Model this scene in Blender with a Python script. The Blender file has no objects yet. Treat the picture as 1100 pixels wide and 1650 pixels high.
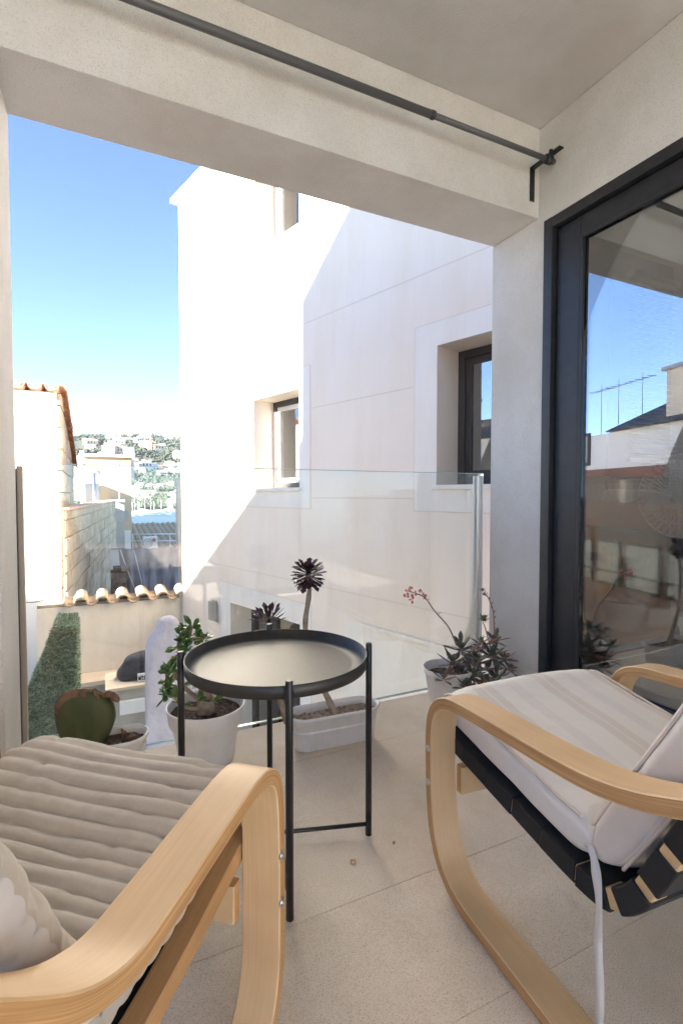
import bpy, bmesh, math, random
from mathutils import Vector, Matrix, noise
random.seed(7)
rad = math.radians
sc = bpy.context.scene
COL = sc.collection
# ------------------------------------------------------------------ camera
H = .92; F_PX = 815.; CX = 550.; CY = 825.
YAW = rad(25.6); PIT = math.atan(28/F_PX)
cam_d = bpy.data.cameras.new('camera'); cam = bpy.data.objects.new('camera', cam_d); COL.objects.link(cam)
cam.location = (0, 0, H); cam.rotation_euler = (rad(90)-PIT, 0, -YAW)
cam_d.sensor_fit = 'VERTICAL'; cam_d.sensor_height = 36; cam_d.lens = F_PX/1650*36
cam_d.clip_start = .02; cam_d.clip_end = 20000
sc.camera = cam
# ------------------------------------------------------------------ sky, sun, exposure
SUN_AZ = rad(-104); SUN_EL = rad(22)
w = bpy.data.worlds.new('World'); sc.world = w; w.use_nodes = True
nt = w.node_tree; nt.nodes.clear()
sky = nt.nodes.new('ShaderNodeTexSky'); sky.sky_type = 'NISHITA'; sky.sun_disc = False
sky.sun_elevation = SUN_EL; sky.sun_rotation = SUN_AZ; sky.air_density = .52; sky.dust_density = .0; sky.ozone_density = 2.0
bg = nt.nodes.new('ShaderNodeBackground'); bg.inputs[1].default_value = .05
ow = nt.nodes.new('ShaderNodeOutputWorld')
nt.links.new(sky.outputs[0], bg.inputs[0]); nt.links.new(bg.outputs[0], ow.inputs[0])
sl = bpy.data.lights.new('sun', 'SUN'); sl.energy = 5; sl.angle = rad(.6); sl.color = (1, .945, .865)
so = bpy.data.objects.new('sun', sl); COL.objects.link(so)
sd = Vector((math.sin(SUN_AZ)*math.cos(SUN_EL), math.cos(SUN_AZ)*math.cos(SUN_EL), math.sin(SUN_EL)))
so.rotation_euler = sd.to_track_quat('Z', 'Y').to_euler(); so.location = (-20, 0, 20)
sc.view_settings.view_transform = 'Standard'; sc.view_settings.look = 'None'
sc.view_settings.gamma = 1; sc.view_settings.use_curve_mapping = False
sc.view_settings.exposure = 3.5
sc.cycles.max_bounces = 14; sc.cycles.diffuse_bounces = 8; sc.cycles.glossy_bounces = 6
sc.cycles.transparent_max_bounces = 24; sc.cycles.transmission_bounces = 8
sc.cycles.caustics_reflective = False; sc.cycles.caustics_refractive = False

# ------------------------------------------------------------------ helpers
Fv = Vector((math.sin(YAW)*math.cos(PIT), math.cos(YAW)*math.cos(PIT), -math.sin(PIT)))
Rv = Vector((math.cos(YAW), -math.sin(YAW), 0)); Uv = Rv.cross(Fv); C0 = Vector((0, 0, H))
def ray(x, y): return Fv + Rv*((x-CX)/F_PX) + Uv*((CY-y)/F_PX)
def atY(x, y, Y): r = ray(x, y); return C0 + r*(Y/r.y)
def atX(x, y, X): r = ray(x, y); return C0 + r*(X/r.x)
def atZ(x, y, z): r = ray(x, y); return C0 + r*((z-H)/r.z)

BASE = {}
class MB:
    def __init__(s): s.v = []; s.f = []; s.m = []; s.uv = []; s.sm = []
    def face(s, idx, m=0, uv=None, smooth=False):
        s.f.append(tuple(idx)); s.m.append(m); s.uv.append(uv); s.sm.append(smooth)
    def verts(s, vs):
        k = len(s.v); s.v += [Vector(a) for a in vs]; return k
    def box(s, a, b, m=0):
        x0, y0, z0 = a; x1, y1, z1 = b
        if x0 > x1: x0, x1 = x1, x0
        if y0 > y1: y0, y1 = y1, y0
        if z0 > z1: z0, z1 = z1, z0
        k = s.verts([(x0,y0,z0),(x1,y0,z0),(x1,y1,z0),(x0,y1,z0),(x0,y0,z1),(x1,y0,z1),(x1,y1,z1),(x0,y1,z1)])
        for q in ((0,3,2,1),(4,5,6,7),(0,1,5,4),(1,2,6,5),(2,3,7,6),(3,0,4,7)): s.face([k+i for i in q], m)
        return s
    def obox(s, o, ax, ay, az, m=0):      # oriented box from corner o and three edge vectors
        o, ax, ay, az = map(Vector, (o, ax, ay, az))
        k = s.verts([o, o+ax, o+ax+ay, o+ay, o+az, o+ax+az, o+ax+ay+az, o+ay+az])
        qs = ((0,3,2,1),(4,5,6,7),(0,1,5,4),(1,2,6,5),(2,3,7,6),(3,0,4,7))
        if ax.cross(ay).dot(az) < 0: qs = [q[::-1] for q in qs]
        for q in qs: s.face([k+i for i in q], m)
        return s
    def tube(s, pts, r, n=10, m=0, cap=True, smooth=True):
        pts = [Vector(p) for p in pts]; rs = r if isinstance(r, (list, tuple)) else [r]*len(pts)
        k0 = len(s.v); up = Vector((0, 0, 1)); prev = None
        for i, p in enumerate(pts):
            t = (pts[min(i+1, len(pts)-1)]-pts[max(i-1, 0)]).normalized()
            a = (prev - t*prev.dot(t)) if prev is not None else (t.cross(up) if abs(t.z) < .95 else t.cross(Vector((1, 0, 0))))
            a.normalize(); prev = a; b = t.cross(a)
            s.verts([p + (a*math.cos(2*math.pi*j/n)+b*math.sin(2*math.pi*j/n))*rs[i] for j in range(n)])
        for i in range(len(pts)-1):
            for j in range(n):
                a = k0+i*n+j; b = k0+i*n+(j+1) % n
                s.face((a, b, b+n, a+n), m, None, smooth)
        if cap:
            s.face([k0+j for j in range(n)][::-1], m); s.face([k0+(len(pts)-1)*n+j for j in range(n)], m)
        return s
    def lathe(s, prof, c=(0, 0, 0), n=40, m=0, sx=1, sy=1, rot=0):  # prof: (r, z) list, outside going up
        k0 = len(s.v); c = Vector(c)
        for r, z in prof:
            for j in range(n):
                a = 2*math.pi*j/n; x = r*math.cos(a)*sx; y = r*math.sin(a)*sy
                s.v.append(c+Vector((x*math.cos(rot)-y*math.sin(rot), x*math.sin(rot)+y*math.cos(rot), z)))
        for i in range(len(prof)-1):
            for j in range(n):
                a = k0+i*n+j; b = k0+i*n+(j+1) % n
                s.face((a, b, b+n, a+n), m, None, True)
        s.face([k0+j for j in range(n)][::-1], m); s.face([k0+(len(prof)-1)*n+j for j in range(n)], m)
        return s
    def prism(s, poly, ext, m=0):   # poly: list of 3D pts, extruded by vector
        n = len(poly); e = Vector(ext); k = s.verts(poly); s.verts([Vector(p)+e for p in poly])
        nrm = Vector()
        P = [Vector(p) for p in poly]
        for i in range(n): nrm += P[i].cross(P[(i+1) % n])
        fl = nrm.dot(e) > 0
        a = [k+i for i in range(n)]; b = [k+n+i for i in range(n)]
        s.face(a[::-1] if fl else a, m); s.face(b if fl else b[::-1], m)
        for i in range(n):
            j = (i+1) % n
            q = (k+i, k+j, k+n+j, k+n+i)
            s.face(q if fl else q[::-1], m)
        return s
    def mesh(s, name, mats, off=Vector((0, 0, 0)), bev=0, seg=2):
        me = bpy.data.meshes.new(name)
        me.from_pydata([tuple(v-off) for v in s.v], [], s.f)
        if not isinstance(mats, (list, tuple)): mats = [mats]
        for m_ in mats: me.materials.append(m_)
        if any(u for u in s.uv):
            ul = me.uv_layers.new(name='UVMap')
            for p, u in zip(me.polygons, s.uv):
                if u:
                    for li, c in zip(p.loop_indices, u): ul.data[li].uv = c
        for p, m_, q in zip(me.polygons, s.m, s.sm): p.material_index = m_; p.use_smooth = q
        me.update()
        return me
    def build(s, name, mats, parent=None, bev=0, seg=2, world=True):
        off = BASE.get(parent.name, Vector()) if (parent is not None and world) else Vector()
        me = s.mesh(name, mats, off)
        o = bpy.data.objects.new(name, me); COL.objects.link(o)
        if parent is not None: o.parent = parent
        BASE[o.name] = off
        if bev:
            b = o.modifiers.new('bevel', 'BEVEL'); b.width = bev; b.segments = seg; b.limit_method = 'ANGLE'; b.angle_limit = rad(40)
            for p in me.polygons: p.use_smooth = True
            wn = o.modifiers.new('wn', 'WEIGHTED_NORMAL'); wn.keep_sharp = True
        return o
def thing(name, loc, label, cat, group=None, rz=0):
    o = bpy.data.objects.new(name, None); COL.objects.link(o); o.location = loc; o.rotation_euler = (0, 0, rz)
    o.empty_display_size = .1
    o['label'] = label; o['category'] = cat
    if group: o['group'] = group
    BASE[o.name] = Vector(loc); return o
def tag(o, label, cat, group=None):
    o['label'] = label; o['category'] = cat
    if group: o['group'] = group
    return o
def struct(o): o['kind'] = 'structure'; return o
def stuff(o): o['kind'] = 'stuff'; return o
def inst(name, me, parent, mat_):   # one more piece sharing a mesh; mat_ is the matrix in the parent's space
    o = bpy.data.objects.new(name, me); COL.objects.link(o); o.parent = parent; o.matrix_local = mat_
    BASE[o.name] = BASE.get(parent.name, Vector()); return o
def copy_tree(o, loc=None, rz=None, label=None):
    r = o.copy(); COL.objects.link(r)
    if loc is not None: r.location = loc
    if rz is not None: r.rotation_euler = (0, 0, rz)
    if label: r['label'] = label
    for ch in list(o.children):
        c = ch.copy(); COL.objects.link(c); c.parent = r
        for g in ch.children:
            d = g.copy(); COL.objects.link(d); d.parent = c
    return r
def catmull(pts, n=8):
    P = [Vector(p) for p in pts]; out = []
    for i in range(len(P)-1):
        p0 = P[max(i-1, 0)]; p1 = P[i]; p2 = P[i+1]; p3 = P[min(i+2, len(P)-1)]
        for k in range(n):
            t = k/n
            out.append(.5*((2*p1)+(p2-p0)*t+(2*p0-5*p1+4*p2-p3)*t*t+(3*p1-p0-3*p2+p3)*t**3))
    out.append(P[-1]); return out

# ------------------------------------------------------------------ materials
def mat(name, col, rough=.6, col2=None, nscale=8, ndet=4, bump=0, bscale=60, metal=0, spec=.5, stretch=(1, 1, 1), coord='Object',
        speck=None, sscale=90, sth=(.62, .68), trans=0, sheen=0, bdist=.002, lo=.35, hi=.65, alpha=1, sss=0, stain=0, stscale=(3, 3, .5)):
    m = bpy.data.materials.new(name); m.use_nodes = True; t = m.node_tree; N = t.nodes; L = t.links
    b = N['Principled BSDF']; b.inputs['Roughness'].default_value = rough; b.inputs['Metallic'].default_value = metal
    b.inputs['Specular IOR Level'].default_value = spec
    b.inputs['Base Color'].default_value = (*col, 1)
    if sheen: b.inputs['Sheen Weight'].default_value = sheen
    if sss: b.inputs['Subsurface Weight'].default_value = sss; b.inputs['Subsurface Scale'].default_value = .01
    tc = N.new('ShaderNodeTexCoord'); mp = N.new('ShaderNodeMapping'); mp.inputs['Scale'].default_value = stretch
    L.new(tc.outputs[coord], mp.inputs[0])
    cur = None
    if col2:
        n = N.new('ShaderNodeTexNoise'); n.inputs['Scale'].default_value = nscale; n.inputs['Detail'].default_value = ndet; n.inputs['Roughness'].default_value = .6
        L.new(mp.outputs[0], n.inputs['Vector'])
        r = N.new('ShaderNodeValToRGB'); r.color_ramp.elements[0].position = lo; r.color_ramp.elements[1].position = hi
        r.color_ramp.elements[0].color = (*col, 1); r.color_ramp.elements[1].color = (*col2, 1)
        L.new(n.outputs[0], r.inputs[0]); cur = r.outputs[0]
    if speck:
        n = N.new('ShaderNodeTexNoise'); n.inputs['Scale'].default_value = sscale; n.inputs['Detail'].default_value = 2
        L.new(mp.outputs[0], n.inputs['Vector'])
        r = N.new('ShaderNodeValToRGB'); r.color_ramp.elements[0].position = sth[0]; r.color_ramp.elements[1].position = sth[1]
        L.new(n.outputs[0], r.inputs[0])
        mx = N.new('ShaderNodeMixRGB'); L.new(r.outputs[0], mx.inputs[0]); mx.inputs[2].default_value = (*speck, 1)
        if cur: L.new(cur, mx.inputs[1])
        else: mx.inputs[1].default_value = (*col, 1)
        cur = mx.outputs[0]
    if stain:
        mp2 = N.new('ShaderNodeMapping'); mp2.inputs['Scale'].default_value = stscale; L.new(tc.outputs[coord], mp2.inputs[0])
        n = N.new('ShaderNodeTexNoise'); n.inputs['Scale'].default_value = 1; n.inputs['Detail'].default_value = 9; n.inputs['Roughness'].default_value = .68
        L.new(mp2.outputs[0], n.inputs['Vector'])
        r = N.new('ShaderNodeValToRGB'); r.color_ramp.elements[0].position = .30; r.color_ramp.elements[1].position = .58
        v_ = 1-stain; r.color_ramp.elements[0].color = (v_, v_*.97, v_*.92, 1); r.color_ramp.elements[1].color = (1, 1, 1, 1); L.new(n.outputs[0], r.inputs[0])
        mx = N.new('ShaderNodeMixRGB'); mx.blend_type = 'MULTIPLY'; mx.inputs[0].default_value = 1; L.new(r.outputs[0], mx.inputs[2])
        if cur: L.new(cur, mx.inputs[1])
        else: mx.inputs[1].default_value = (*col, 1)
        cur = mx.outputs[0]
    if cur: L.new(cur, b.inputs['Base Color'])
    if bump:
        n = N.new('ShaderNodeTexNoise'); n.inputs['Scale'].default_value = bscale; n.inputs['Detail'].default_value = 3
        L.new(mp.outputs[0], n.inputs['Vector'])
        bp = N.new('ShaderNodeBump'); bp.inputs['Strength'].default_value = bump; bp.inputs['Distance'].default_value = bdist
        L.new(n.outputs[0], bp.inputs['Height']); L.new(bp.outputs[0], b.inputs['Normal'])
    return m
def glass_mat(name, tint=(1, 1, 1), refl=.1, fres=.5, gtint=(1, 1, 1)):
    m = bpy.data.materials.new(name); m.use_nodes = True; t = m.node_tree; N = t.nodes; L = t.links; N.clear()
    o = N.new('ShaderNodeOutputMaterial'); tr = N.new('ShaderNodeBsdfTransparent'); tr.inputs[0].default_value = (*tint, 1)
    g = N.new('ShaderNodeBsdfGlossy'); g.inputs['Roughness'].default_value = 0; g.inputs['Color'].default_value = (*gtint, 1)
    fr = N.new('ShaderNodeFresnel'); fr.inputs[0].default_value = 1.5
    ma = N.new('ShaderNodeMath'); ma.operation = 'MULTIPLY_ADD'; ma.inputs[1].default_value = fres; ma.inputs[2].default_value = refl; ma.use_clamp = True
    mx = N.new('ShaderNodeMixShader')
    L.new(fr.outputs[0], ma.inputs[0]); L.new(ma.outputs[0], mx.inputs[0]); L.new(tr.outputs[0], mx.inputs[1]); L.new(g.outputs[0], mx.inputs[2])
    L.new(mx.outputs[0], o.inputs[0]); return m

M = {}
M['stucco'] = mat('stucco', (.63, .62, .605), .9, (.70, .69, .675), 3, 3, bump=.9, bscale=210, speck=(.53, .51, .49), sscale=260, sth=(.56, .70), bdist=.004, stain=.10, stscale=(2.5, 2.5, 2))
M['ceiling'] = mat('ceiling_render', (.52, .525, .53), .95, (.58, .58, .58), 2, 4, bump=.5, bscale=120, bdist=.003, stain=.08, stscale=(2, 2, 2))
M['floor'] = mat('stone_tile', (.74, .645, .53), .75, (.82, .735, .63), 2.6, 8, bump=.9, bscale=420, speck=(.46, .37, .28), sscale=420, sth=(.50, .72), bdist=.0022, stain=.17, stscale=(3, 3, 3))
M['grout'] = mat('grout', (.48, .41, .33), .9)
M['nb'] = mat('neighbour_render', (.86, .765, .655), .95, (.88, .79, .69), 1.2, 4, bump=.35, bscale=70, bdist=.003, stain=.05, stscale=(2.2, 2.2, .35))
M['nb2'] = mat('neighbour_band', (.85, .80, .73), .95, (.87, .825, .76), 1.5, 3, bump=.2, bscale=90, stain=.06)
M['groove'] = mat('groove', (.76, .655, .55), .95)
M['anthracite'] = mat('anthracite_aluminium', (.016, .017, .021), .42, (.022, .023, .028), 20, 2, bump=.05, bscale=400)
M['seal'] = mat('rubber_seal', (.01, .01, .011), .7)
M['alu'] = mat('grey_aluminium', (.42, .42, .43), .35, metal=.6)
M['alu_light'] = mat('pale_aluminium', (.62, .64, .67), .4, metal=.3)
M['brown_alu'] = mat('brown_aluminium', (.045, .041, .040), .5)
M['white_pvc'] = mat('white_window_frame', (.75, .75, .73), .4)
M['black_metal'] = mat('black_powder_coat', (.012, .012, .013), .38, bump=.12, bscale=500, bdist=.0005)
M['tray'] = mat('black_tray_top', (.018, .017, .015), .46, (.026, .024, .020), 60, 3, bump=.2, bscale=260, bdist=.0005, spec=.62)
M['rod'] = mat('grey_rod', (.10, .10, .105), .5)
M['post_tan'] = mat('bronze_aluminium', (.40, .34, .28), .5)
M['steel'] = mat('steel_bolt', (.6, .6, .6), .3, metal=1)
M['potw'] = mat('white_plastic', (.86, .86, .88), .38, (.83, .83, .85), 6, 3, stain=.10, stscale=(14, 14, 9))
M['soil'] = mat('potting_soil', (.045, .025, .018), .95, (.11, .065, .045), 60, 4, bump=1, bscale=90, speck=(.55, .5, .45), sscale=120, sth=(.68, .70), bdist=.008)
M['gravel'] = mat('brown_gravel', (.30, .22, .17), .9, (.48, .38, .30), 80, 4, bump=1, bscale=110, bdist=.006)
M['jade'] = mat('jade_leaf', (.07, .16, .035), .35, (.16, .27, .07), 14, 2)
M['jade_old'] = mat('pale_jade_leaf', (.36, .34, .13), .4, (.42, .28, .16), 14, 2)
M['bark'] = mat('succulent_bark', (.30, .23, .17), .9, (.46, .38, .30), 40, 4, bump=.8, bscale=60, bdist=.004)
M['aeon'] = mat('aeonium_leaf', (.035, .014, .018), .4, (.075, .022, .03), 25, 2)
M['aeon_g'] = mat('aeonium_heart', (.10, .13, .03), .4, (.05, .03, .03), 25, 2)
M['eche'] = mat('echeveria_leaf', (.07, .085, .065), .45, (.14, .12, .11), 20, 2)
M['eche_g'] = mat('echeveria_young_leaf', (.17, .22, .11), .45, (.10, .12, .08), 20, 2)
M['eche_r'] = mat('echeveria_red_leaf', (.38, .09, .05), .45, (.25, .07, .05), 20, 2)
M['stalk'] = mat('pink_stalk', (.34, .19, .17), .6)
M['flower'] = mat('coral_flower', (.62, .12, .12), .5, (.7, .25, .2), 60, 2)
M['cactus'] = mat('cactus_pad', (.045, .065, .018), .55, (.085, .095, .035), 14, 4, bump=.3, bscale=40, stretch=(1, 1, .3))
M['cork'] = mat('cactus_scar', (.15, .08, .045), .9, (.27, .16, .10), 40, 4, bump=1, bscale=80, bdist=.006)
M['taupe'] = mat('taupe_fabric', (.44, .40, .35), .95, (.50, .455, .40), 30, 4, bump=.35, bscale=700, sheen=.25, bdist=.0006)
M['ticking_side'] = mat('cushion_side_fabric', (.62, .58, .545), .95, (.66, .62, .59), 20, 4, bump=.25, bscale=700, sheen=.15, bdist=.0006)
M['lit_side'] = mat('painted_lit_cushion_side', (.54, .54, .565), .95, (.60, .60, .625), 30, 4, bump=.35, bscale=600, sheen=.2, bdist=.0006)  # taupe cushion fabric lightened to imitate flash light on its side
M['piping'] = mat('piping', (.70, .63, .58), .9)
M['black_web'] = mat('black_webbing', (.012, .012, .013), .85, (.02, .02, .021), 300, 2, bump=.6, bscale=500, stretch=(1, 6, 6), bdist=.001)
M['dead_leaf'] = mat('dead_leaf', (.55, .36, .22), .8, (.42, .26, .17), 60, 3)
M['tile'] = mat('terracotta', (.52, .26, .17), .9, (.66, .40, .28), 9, 4, bump=.4, bscale=40, bdist=.004)
M['tile_pale'] = mat('pale_terracotta', (.44, .32, .21), .9, (.36, .24, .15), 9, 4, bump=.4, bscale=40, bdist=.004)
M['tile_old'] = mat('weathered_tile', (.24, .20, .17), .95, (.40, .33, .27), 5, 5, bump=.5, bscale=20, bdist=.01)
M['cream'] = mat('cream_render', (.70, .61, .49), .95, (.76, .67, .56), 1.5, 4, bump=.4, bscale=40, bdist=.004, stain=.15, stscale=(2, 2, .6))
M['white'] = mat('white_render', (.80, .79, .77), .95, (.76, .75, .73), 1.2, 4, bump=.2, bscale=40)
M['stone'] = mat('sandstone', (.36, .27, .175), .95, (.47, .37, .26), 4, 6, bump=.9, bscale=14, speck=(.33, .26, .19), sscale=5, sth=(.60, .72), bdist=.02, stretch=(1, 1, 1.6))
M['stone2'] = mat('sandstone_pale', (.42, .33, .22), .95, (.52, .42, .30), 3, 6, bump=.9, bscale=14, speck=(.36, .30, .24), sscale=4, sth=(.60, .75), bdist=.02)
M['mortar'] = mat('mortar', (.30, .25, .18), .95, (.25, .20, .15), 8, 4)
M['yellow'] = mat('yellow_render', (.50, .36, .20), .95, (.56, .42, .26), .8, 4, bump=.2, bscale=10)
M['tarp'] = mat('grey_tarp', (.24, .25, .29), .8, (.32, .33, .37), 1.5, 4, bump=.3, bscale=8, bdist=.02)
M['grey'] = mat('grey_paint', (.34, .34, .37), .8, (.42, .42, .45), 3, 4)
M['dark'] = mat('dark_scrap', (.06, .05, .045), .9, (.16, .13, .11), 12, 4, bump=1, bscale=20, bdist=.03)
M['lav'] = mat('lilac_cloth', (.50, .465, .53), .9, (.60, .565, .62), 4, 5, bump=.7, bscale=9, bdist=.04, stain=.12)
M['grasscl'] = mat('artificial_grass', (.07, .11, .06), .9, (.15, .20, .12), 16, 4)
M['concrete'] = mat('grey_concrete', (.34, .32, .27), .95, (.44, .41, .35), 4, 5, bump=.4, bscale=30)
M['plank'] = mat('pale_plank', (.56, .44, .31), .8, (.66, .55, .42), 6, 4, stretch=(.3, 4, 4), bump=.2, bscale=30)
M['cover'] = mat('black_cover', (.02, .02, .024), .75, (.04, .04, .045), 6, 4, bump=.7, bscale=14, bdist=.03, speck=(.3, .3, .3), sscale=160, sth=(.74, .76))
M['red'] = mat('red_print', (.5, .03, .03), .6)
M['ground'] = mat('yard_ground', (.40, .36, .31), .95, (.32, .28, .24), .8, 5)
M['curtain'] = mat('pale_curtain', (.55, .55, .50), .9, (.45, .45, .42), 5, 2)
M['interior'] = mat('interior_paint', (.42, .41, .40), .9)
M['dark_int'] = mat('dark_interior', (.05, .05, .055), .9)
M['pink'] = mat('pink_render', (.21, .115, .09), .95, (.26, .15, .12), 1.2, 4)
M['slate'] = mat('dark_roof', (.13, .125, .12), .9, (.20, .19, .18), 2, 4)
M['blind'] = mat('white_blind', (.72, .73, .74), .5)
M['fan'] = mat('white_fan_plastic', (.62, .66, .70), .4)
M['villa'] = mat('villa_white', (.78, .74, .68), .95)
M['villa2'] = mat('villa_cream', (.70, .55, .40), .95)
M['shrub'] = mat('pine_foliage', (.018, .028, .016), .95, (.04, .05, .028), .05, 4)
M['hill'] = mat('hill_ground', (.03, .04, .024), .95, (.09, .08, .055), .012, 6)
M['boat'] = mat('boat_white', (.8, .8, .8), .4)
M['pane'] = glass_mat('window_glass', (.62, .66, .66), .22, .9)
M['rail_glass'] = glass_mat('balustrade_glass', (.965, .985, .975), .0, .8)
M['door_glass'] = glass_mat('door_glass', (.80, .82, .83), .26, .9, (.95, .98, 1))
M['edge_glass'] = mat('glass_edge', (.42, .62, .56), .25)

# wood with grain along the strip (UV) and laminated edges
def wood(name, a, b, edge=False):
    # veneer faces use fine grain, edges show the plies
    m = bpy.data.materials.new(name); m.use_nodes = True; t = m.node_tree; N = t.nodes; L = t.links; bs = N['Principled BSDF']
    uv = N.new('ShaderNodeTexCoord'); mp = N.new('ShaderNodeMapping')
    mp.inputs['Scale'].default_value = (2.5, 130, 1) if not edge else (2, 230, 1)
    L.new(uv.outputs['UV'], mp.inputs[0])
    n = N.new('ShaderNodeTexNoise'); n.inputs['Scale'].default_value = 1.6; n.inputs['Detail'].default_value = 5; n.inputs['Distortion'].default_value = .6
    L.new(mp.outputs[0], n.inputs['Vector'])
    r = N.new('ShaderNodeValToRGB'); r.color_ramp.elements[0].position = .32; r.color_ramp.elements[1].position = .70
    r.color_ramp.elements[0].color = (*a, 1); r.color_ramp.elements[1].color = (*b, 1); L.new(n.outputs[0], r.inputs[0])
    n2 = N.new('ShaderNodeTexNoise'); n2.inputs['Scale'].default_value = 9; n2.inputs['Detail'].default_value = 3
    L.new(uv.outputs['Object'], n2.inputs['Vector'])
    mx = N.new('ShaderNodeMixRGB'); mx.blend_type = 'MULTIPLY'; mx.inputs[0].default_value = .35
    r2 = N.new('ShaderNodeValToRGB'); r2.color_ramp.elements[0].position = .3; r2.color_ramp.elements[0].color = (.72, .66, .6, 1); r2.color_ramp.elements[1].position = .6
    L.new(n2.outputs[0], r2.inputs[0]); L.new(r.outputs[0], mx.inputs[1]); L.new(r2.outputs[0], mx.inputs[2])
    L.new(mx.outputs[0], bs.inputs['Base Color']); bs.inputs['Roughness'].default_value = .5
    return m
M['birch'] = wood('birch_veneer', (.67, .46, .25), (.72, .51, .29))
M['birch_edge'] = wood('birch_ply_edge', (.40, .215, .085), (.66, .41, .19), True)
M['pine_rail'] = wood('warm_wood', (.46, .26, .11), (.56, .34, .16))

def striped():
    m = bpy.data.materials.new('striped_cotton'); m.use_nodes = True; t = m.node_tree; N = t.nodes; L = t.links; bs = N['Principled BSDF']
    tc = N.new('ShaderNodeTexCoord'); sp = N.new('ShaderNodeSeparateXYZ'); L.new(tc.outputs['Object'], sp.inputs[0])
    a = N.new('ShaderNodeMath'); a.operation = 'MULTIPLY_ADD'; a.inputs[1].default_value = 1/.19; a.inputs[2].default_value = 10.28; L.new(sp.outputs[0], a.inputs[0])
    f = N.new('ShaderNodeMath'); f.operation = 'FRACT'; L.new(a.outputs[0], f.inputs[0])
    r = N.new('ShaderNodeValToRGB'); cr = r.color_ramp; cr.interpolation = 'LINEAR'
    wcol = (.78, .76, .72, 1); g = (.705, .655, .61, 1); g2 = (.735, .71, .69, 1)
    stops = [(0, wcol), (.30, wcol), (.315, g), (.43, g), (.44, wcol), (.455, wcol), (.465, g), (.58, g), (.595, wcol), (.80, wcol), (.83, g2), (.97, g2)]
    cr.elements[0].position = 0; cr.elements[0].color = wcol; cr.elements[1].position = 1; cr.elements[1].color = wcol
    for p, c in stops[1:]:
        e = cr.elements.new(p); e.color = c
    L.new(f.outputs[0], r.inputs[0]); L.new(r.outputs[0], bs.inputs['Base Color'])
    bs.inputs['Roughness'].default_value = .95; bs.inputs['Sheen Weight'].default_value = .15
    n = N.new('ShaderNodeTexNoise'); n.inputs['Scale'].default_value = 700; L.new(tc.outputs['Object'], n.inputs['Vector'])
    n2 = N.new('ShaderNodeTexNoise'); n2.inputs['Scale'].default_value = 14; n2.inputs['Detail'].default_value = 2; L.new(tc.outputs['Object'], n2.inputs['Vector'])
    b1 = N.new('ShaderNodeBump'); b1.inputs['Strength'].default_value = .25; b1.inputs['Distance'].default_value = .0006; L.new(n.outputs[0], b1.inputs['Height'])
    b2 = N.new('ShaderNodeBump'); b2.inputs['Strength'].default_value = .6; b2.inputs['Distance'].default_value = .014; L.new(n2.outputs[0], b2.inputs['Height'])
    L.new(b1.outputs[0], b2.inputs['Normal']); L.new(b2.outputs[0], bs.inputs['Normal'])
    return m
M['striped'] = striped()

# sea water
def water():
    m = mat('sea_water', (.012, .045, .08), .55, (.02, .06, .10), .02, 3, bump=.5, bscale=.25, bdist=.4)
    return m
M['sea'] = water()

# ================================================================== LARGE STRUCTURE: terrain
X0 = -.24; XR = 1.732; YE = 1.925; YB = 1.645; ZS = 2.115; ZC = 2.49
g = MB(); g.box((-60, -40, -3.4), (60, 48, -3.0)); struct(g.build('ground', M['ground']))
g = MB(); g.verts([(-1400, 40, -12), (1400, 40, -12), (1400, 1950, -12), (-1400, 1950, -12)]); g.face((0, 1, 2, 3)); struct(g.build('sea', M['sea']))
# far hillside across the bay
def hz(x, y):
    t = max(0, (y-430)/1000)
    base = -12.5 + 26*min(1, t*4)**.8 + 150*min(1, max(0, (y-600)/900))**1.1
    n = noise.fractal(Vector((x/260, y/260, 3.1)), .9, 2.1, 5)
    return base + n*26*min(1, t*3) + (-6 if y < 425 else 0)
g = MB(); nx, ny = 90, 60
for j in range(ny+1):
    for i in range(nx+1):
        x = -1300+2600*i/nx; y = 418+1500*(j/ny)**1.4
        g.v.append(Vector((x, y, hz(x, y))))
for j in range(ny):
    for i in range(nx):
        a = j*(nx+1)+i; g.face((a, a+1, a+nx+2, a+nx+1), 0, None, True)
struct(g.build('hillside', M['hill']))

# ================================================================== balcony shell
fl = MB(); fl.box((-1.4, -6, -.25), (XR-.001, YE, -.022)); floor = struct(fl.build('terrace_floor', M['grout']))
tm = {}
tw, td = 3.1, .3105
y = YE
row = 0
ys = [YE]

off_y = (.692 - YE) % td
ys = [YE - td*k for k in range(25)]
xs = [XR-.004]
while xs[-1] > -1.3: xs.append(xs[-1]-tw)
for j in range(len(ys)-1):
    for i in range(len(xs)-1):
        b = MB(); dz = random.uniform(-.0006, .0006)
        b.box((xs[i+1]+.0004, ys[j+1]+.0007, -.022), (xs[i]-.0003, ys[j]-(.0007 if j else 0), dz)); b.build('floor_tile', M['floor'], floor)

# ceiling and beam
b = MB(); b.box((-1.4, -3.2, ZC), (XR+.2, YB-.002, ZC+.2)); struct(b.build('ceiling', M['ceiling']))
b = MB(); b.box((-1.4, YB, ZS), (XR+.25, YE, ZC+.6)); tag(b.build('ceiling_beam', M['stucco'], bev=.004), 'rough pale rendered beam spanning the top of the balcony opening', 'beam')
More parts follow.
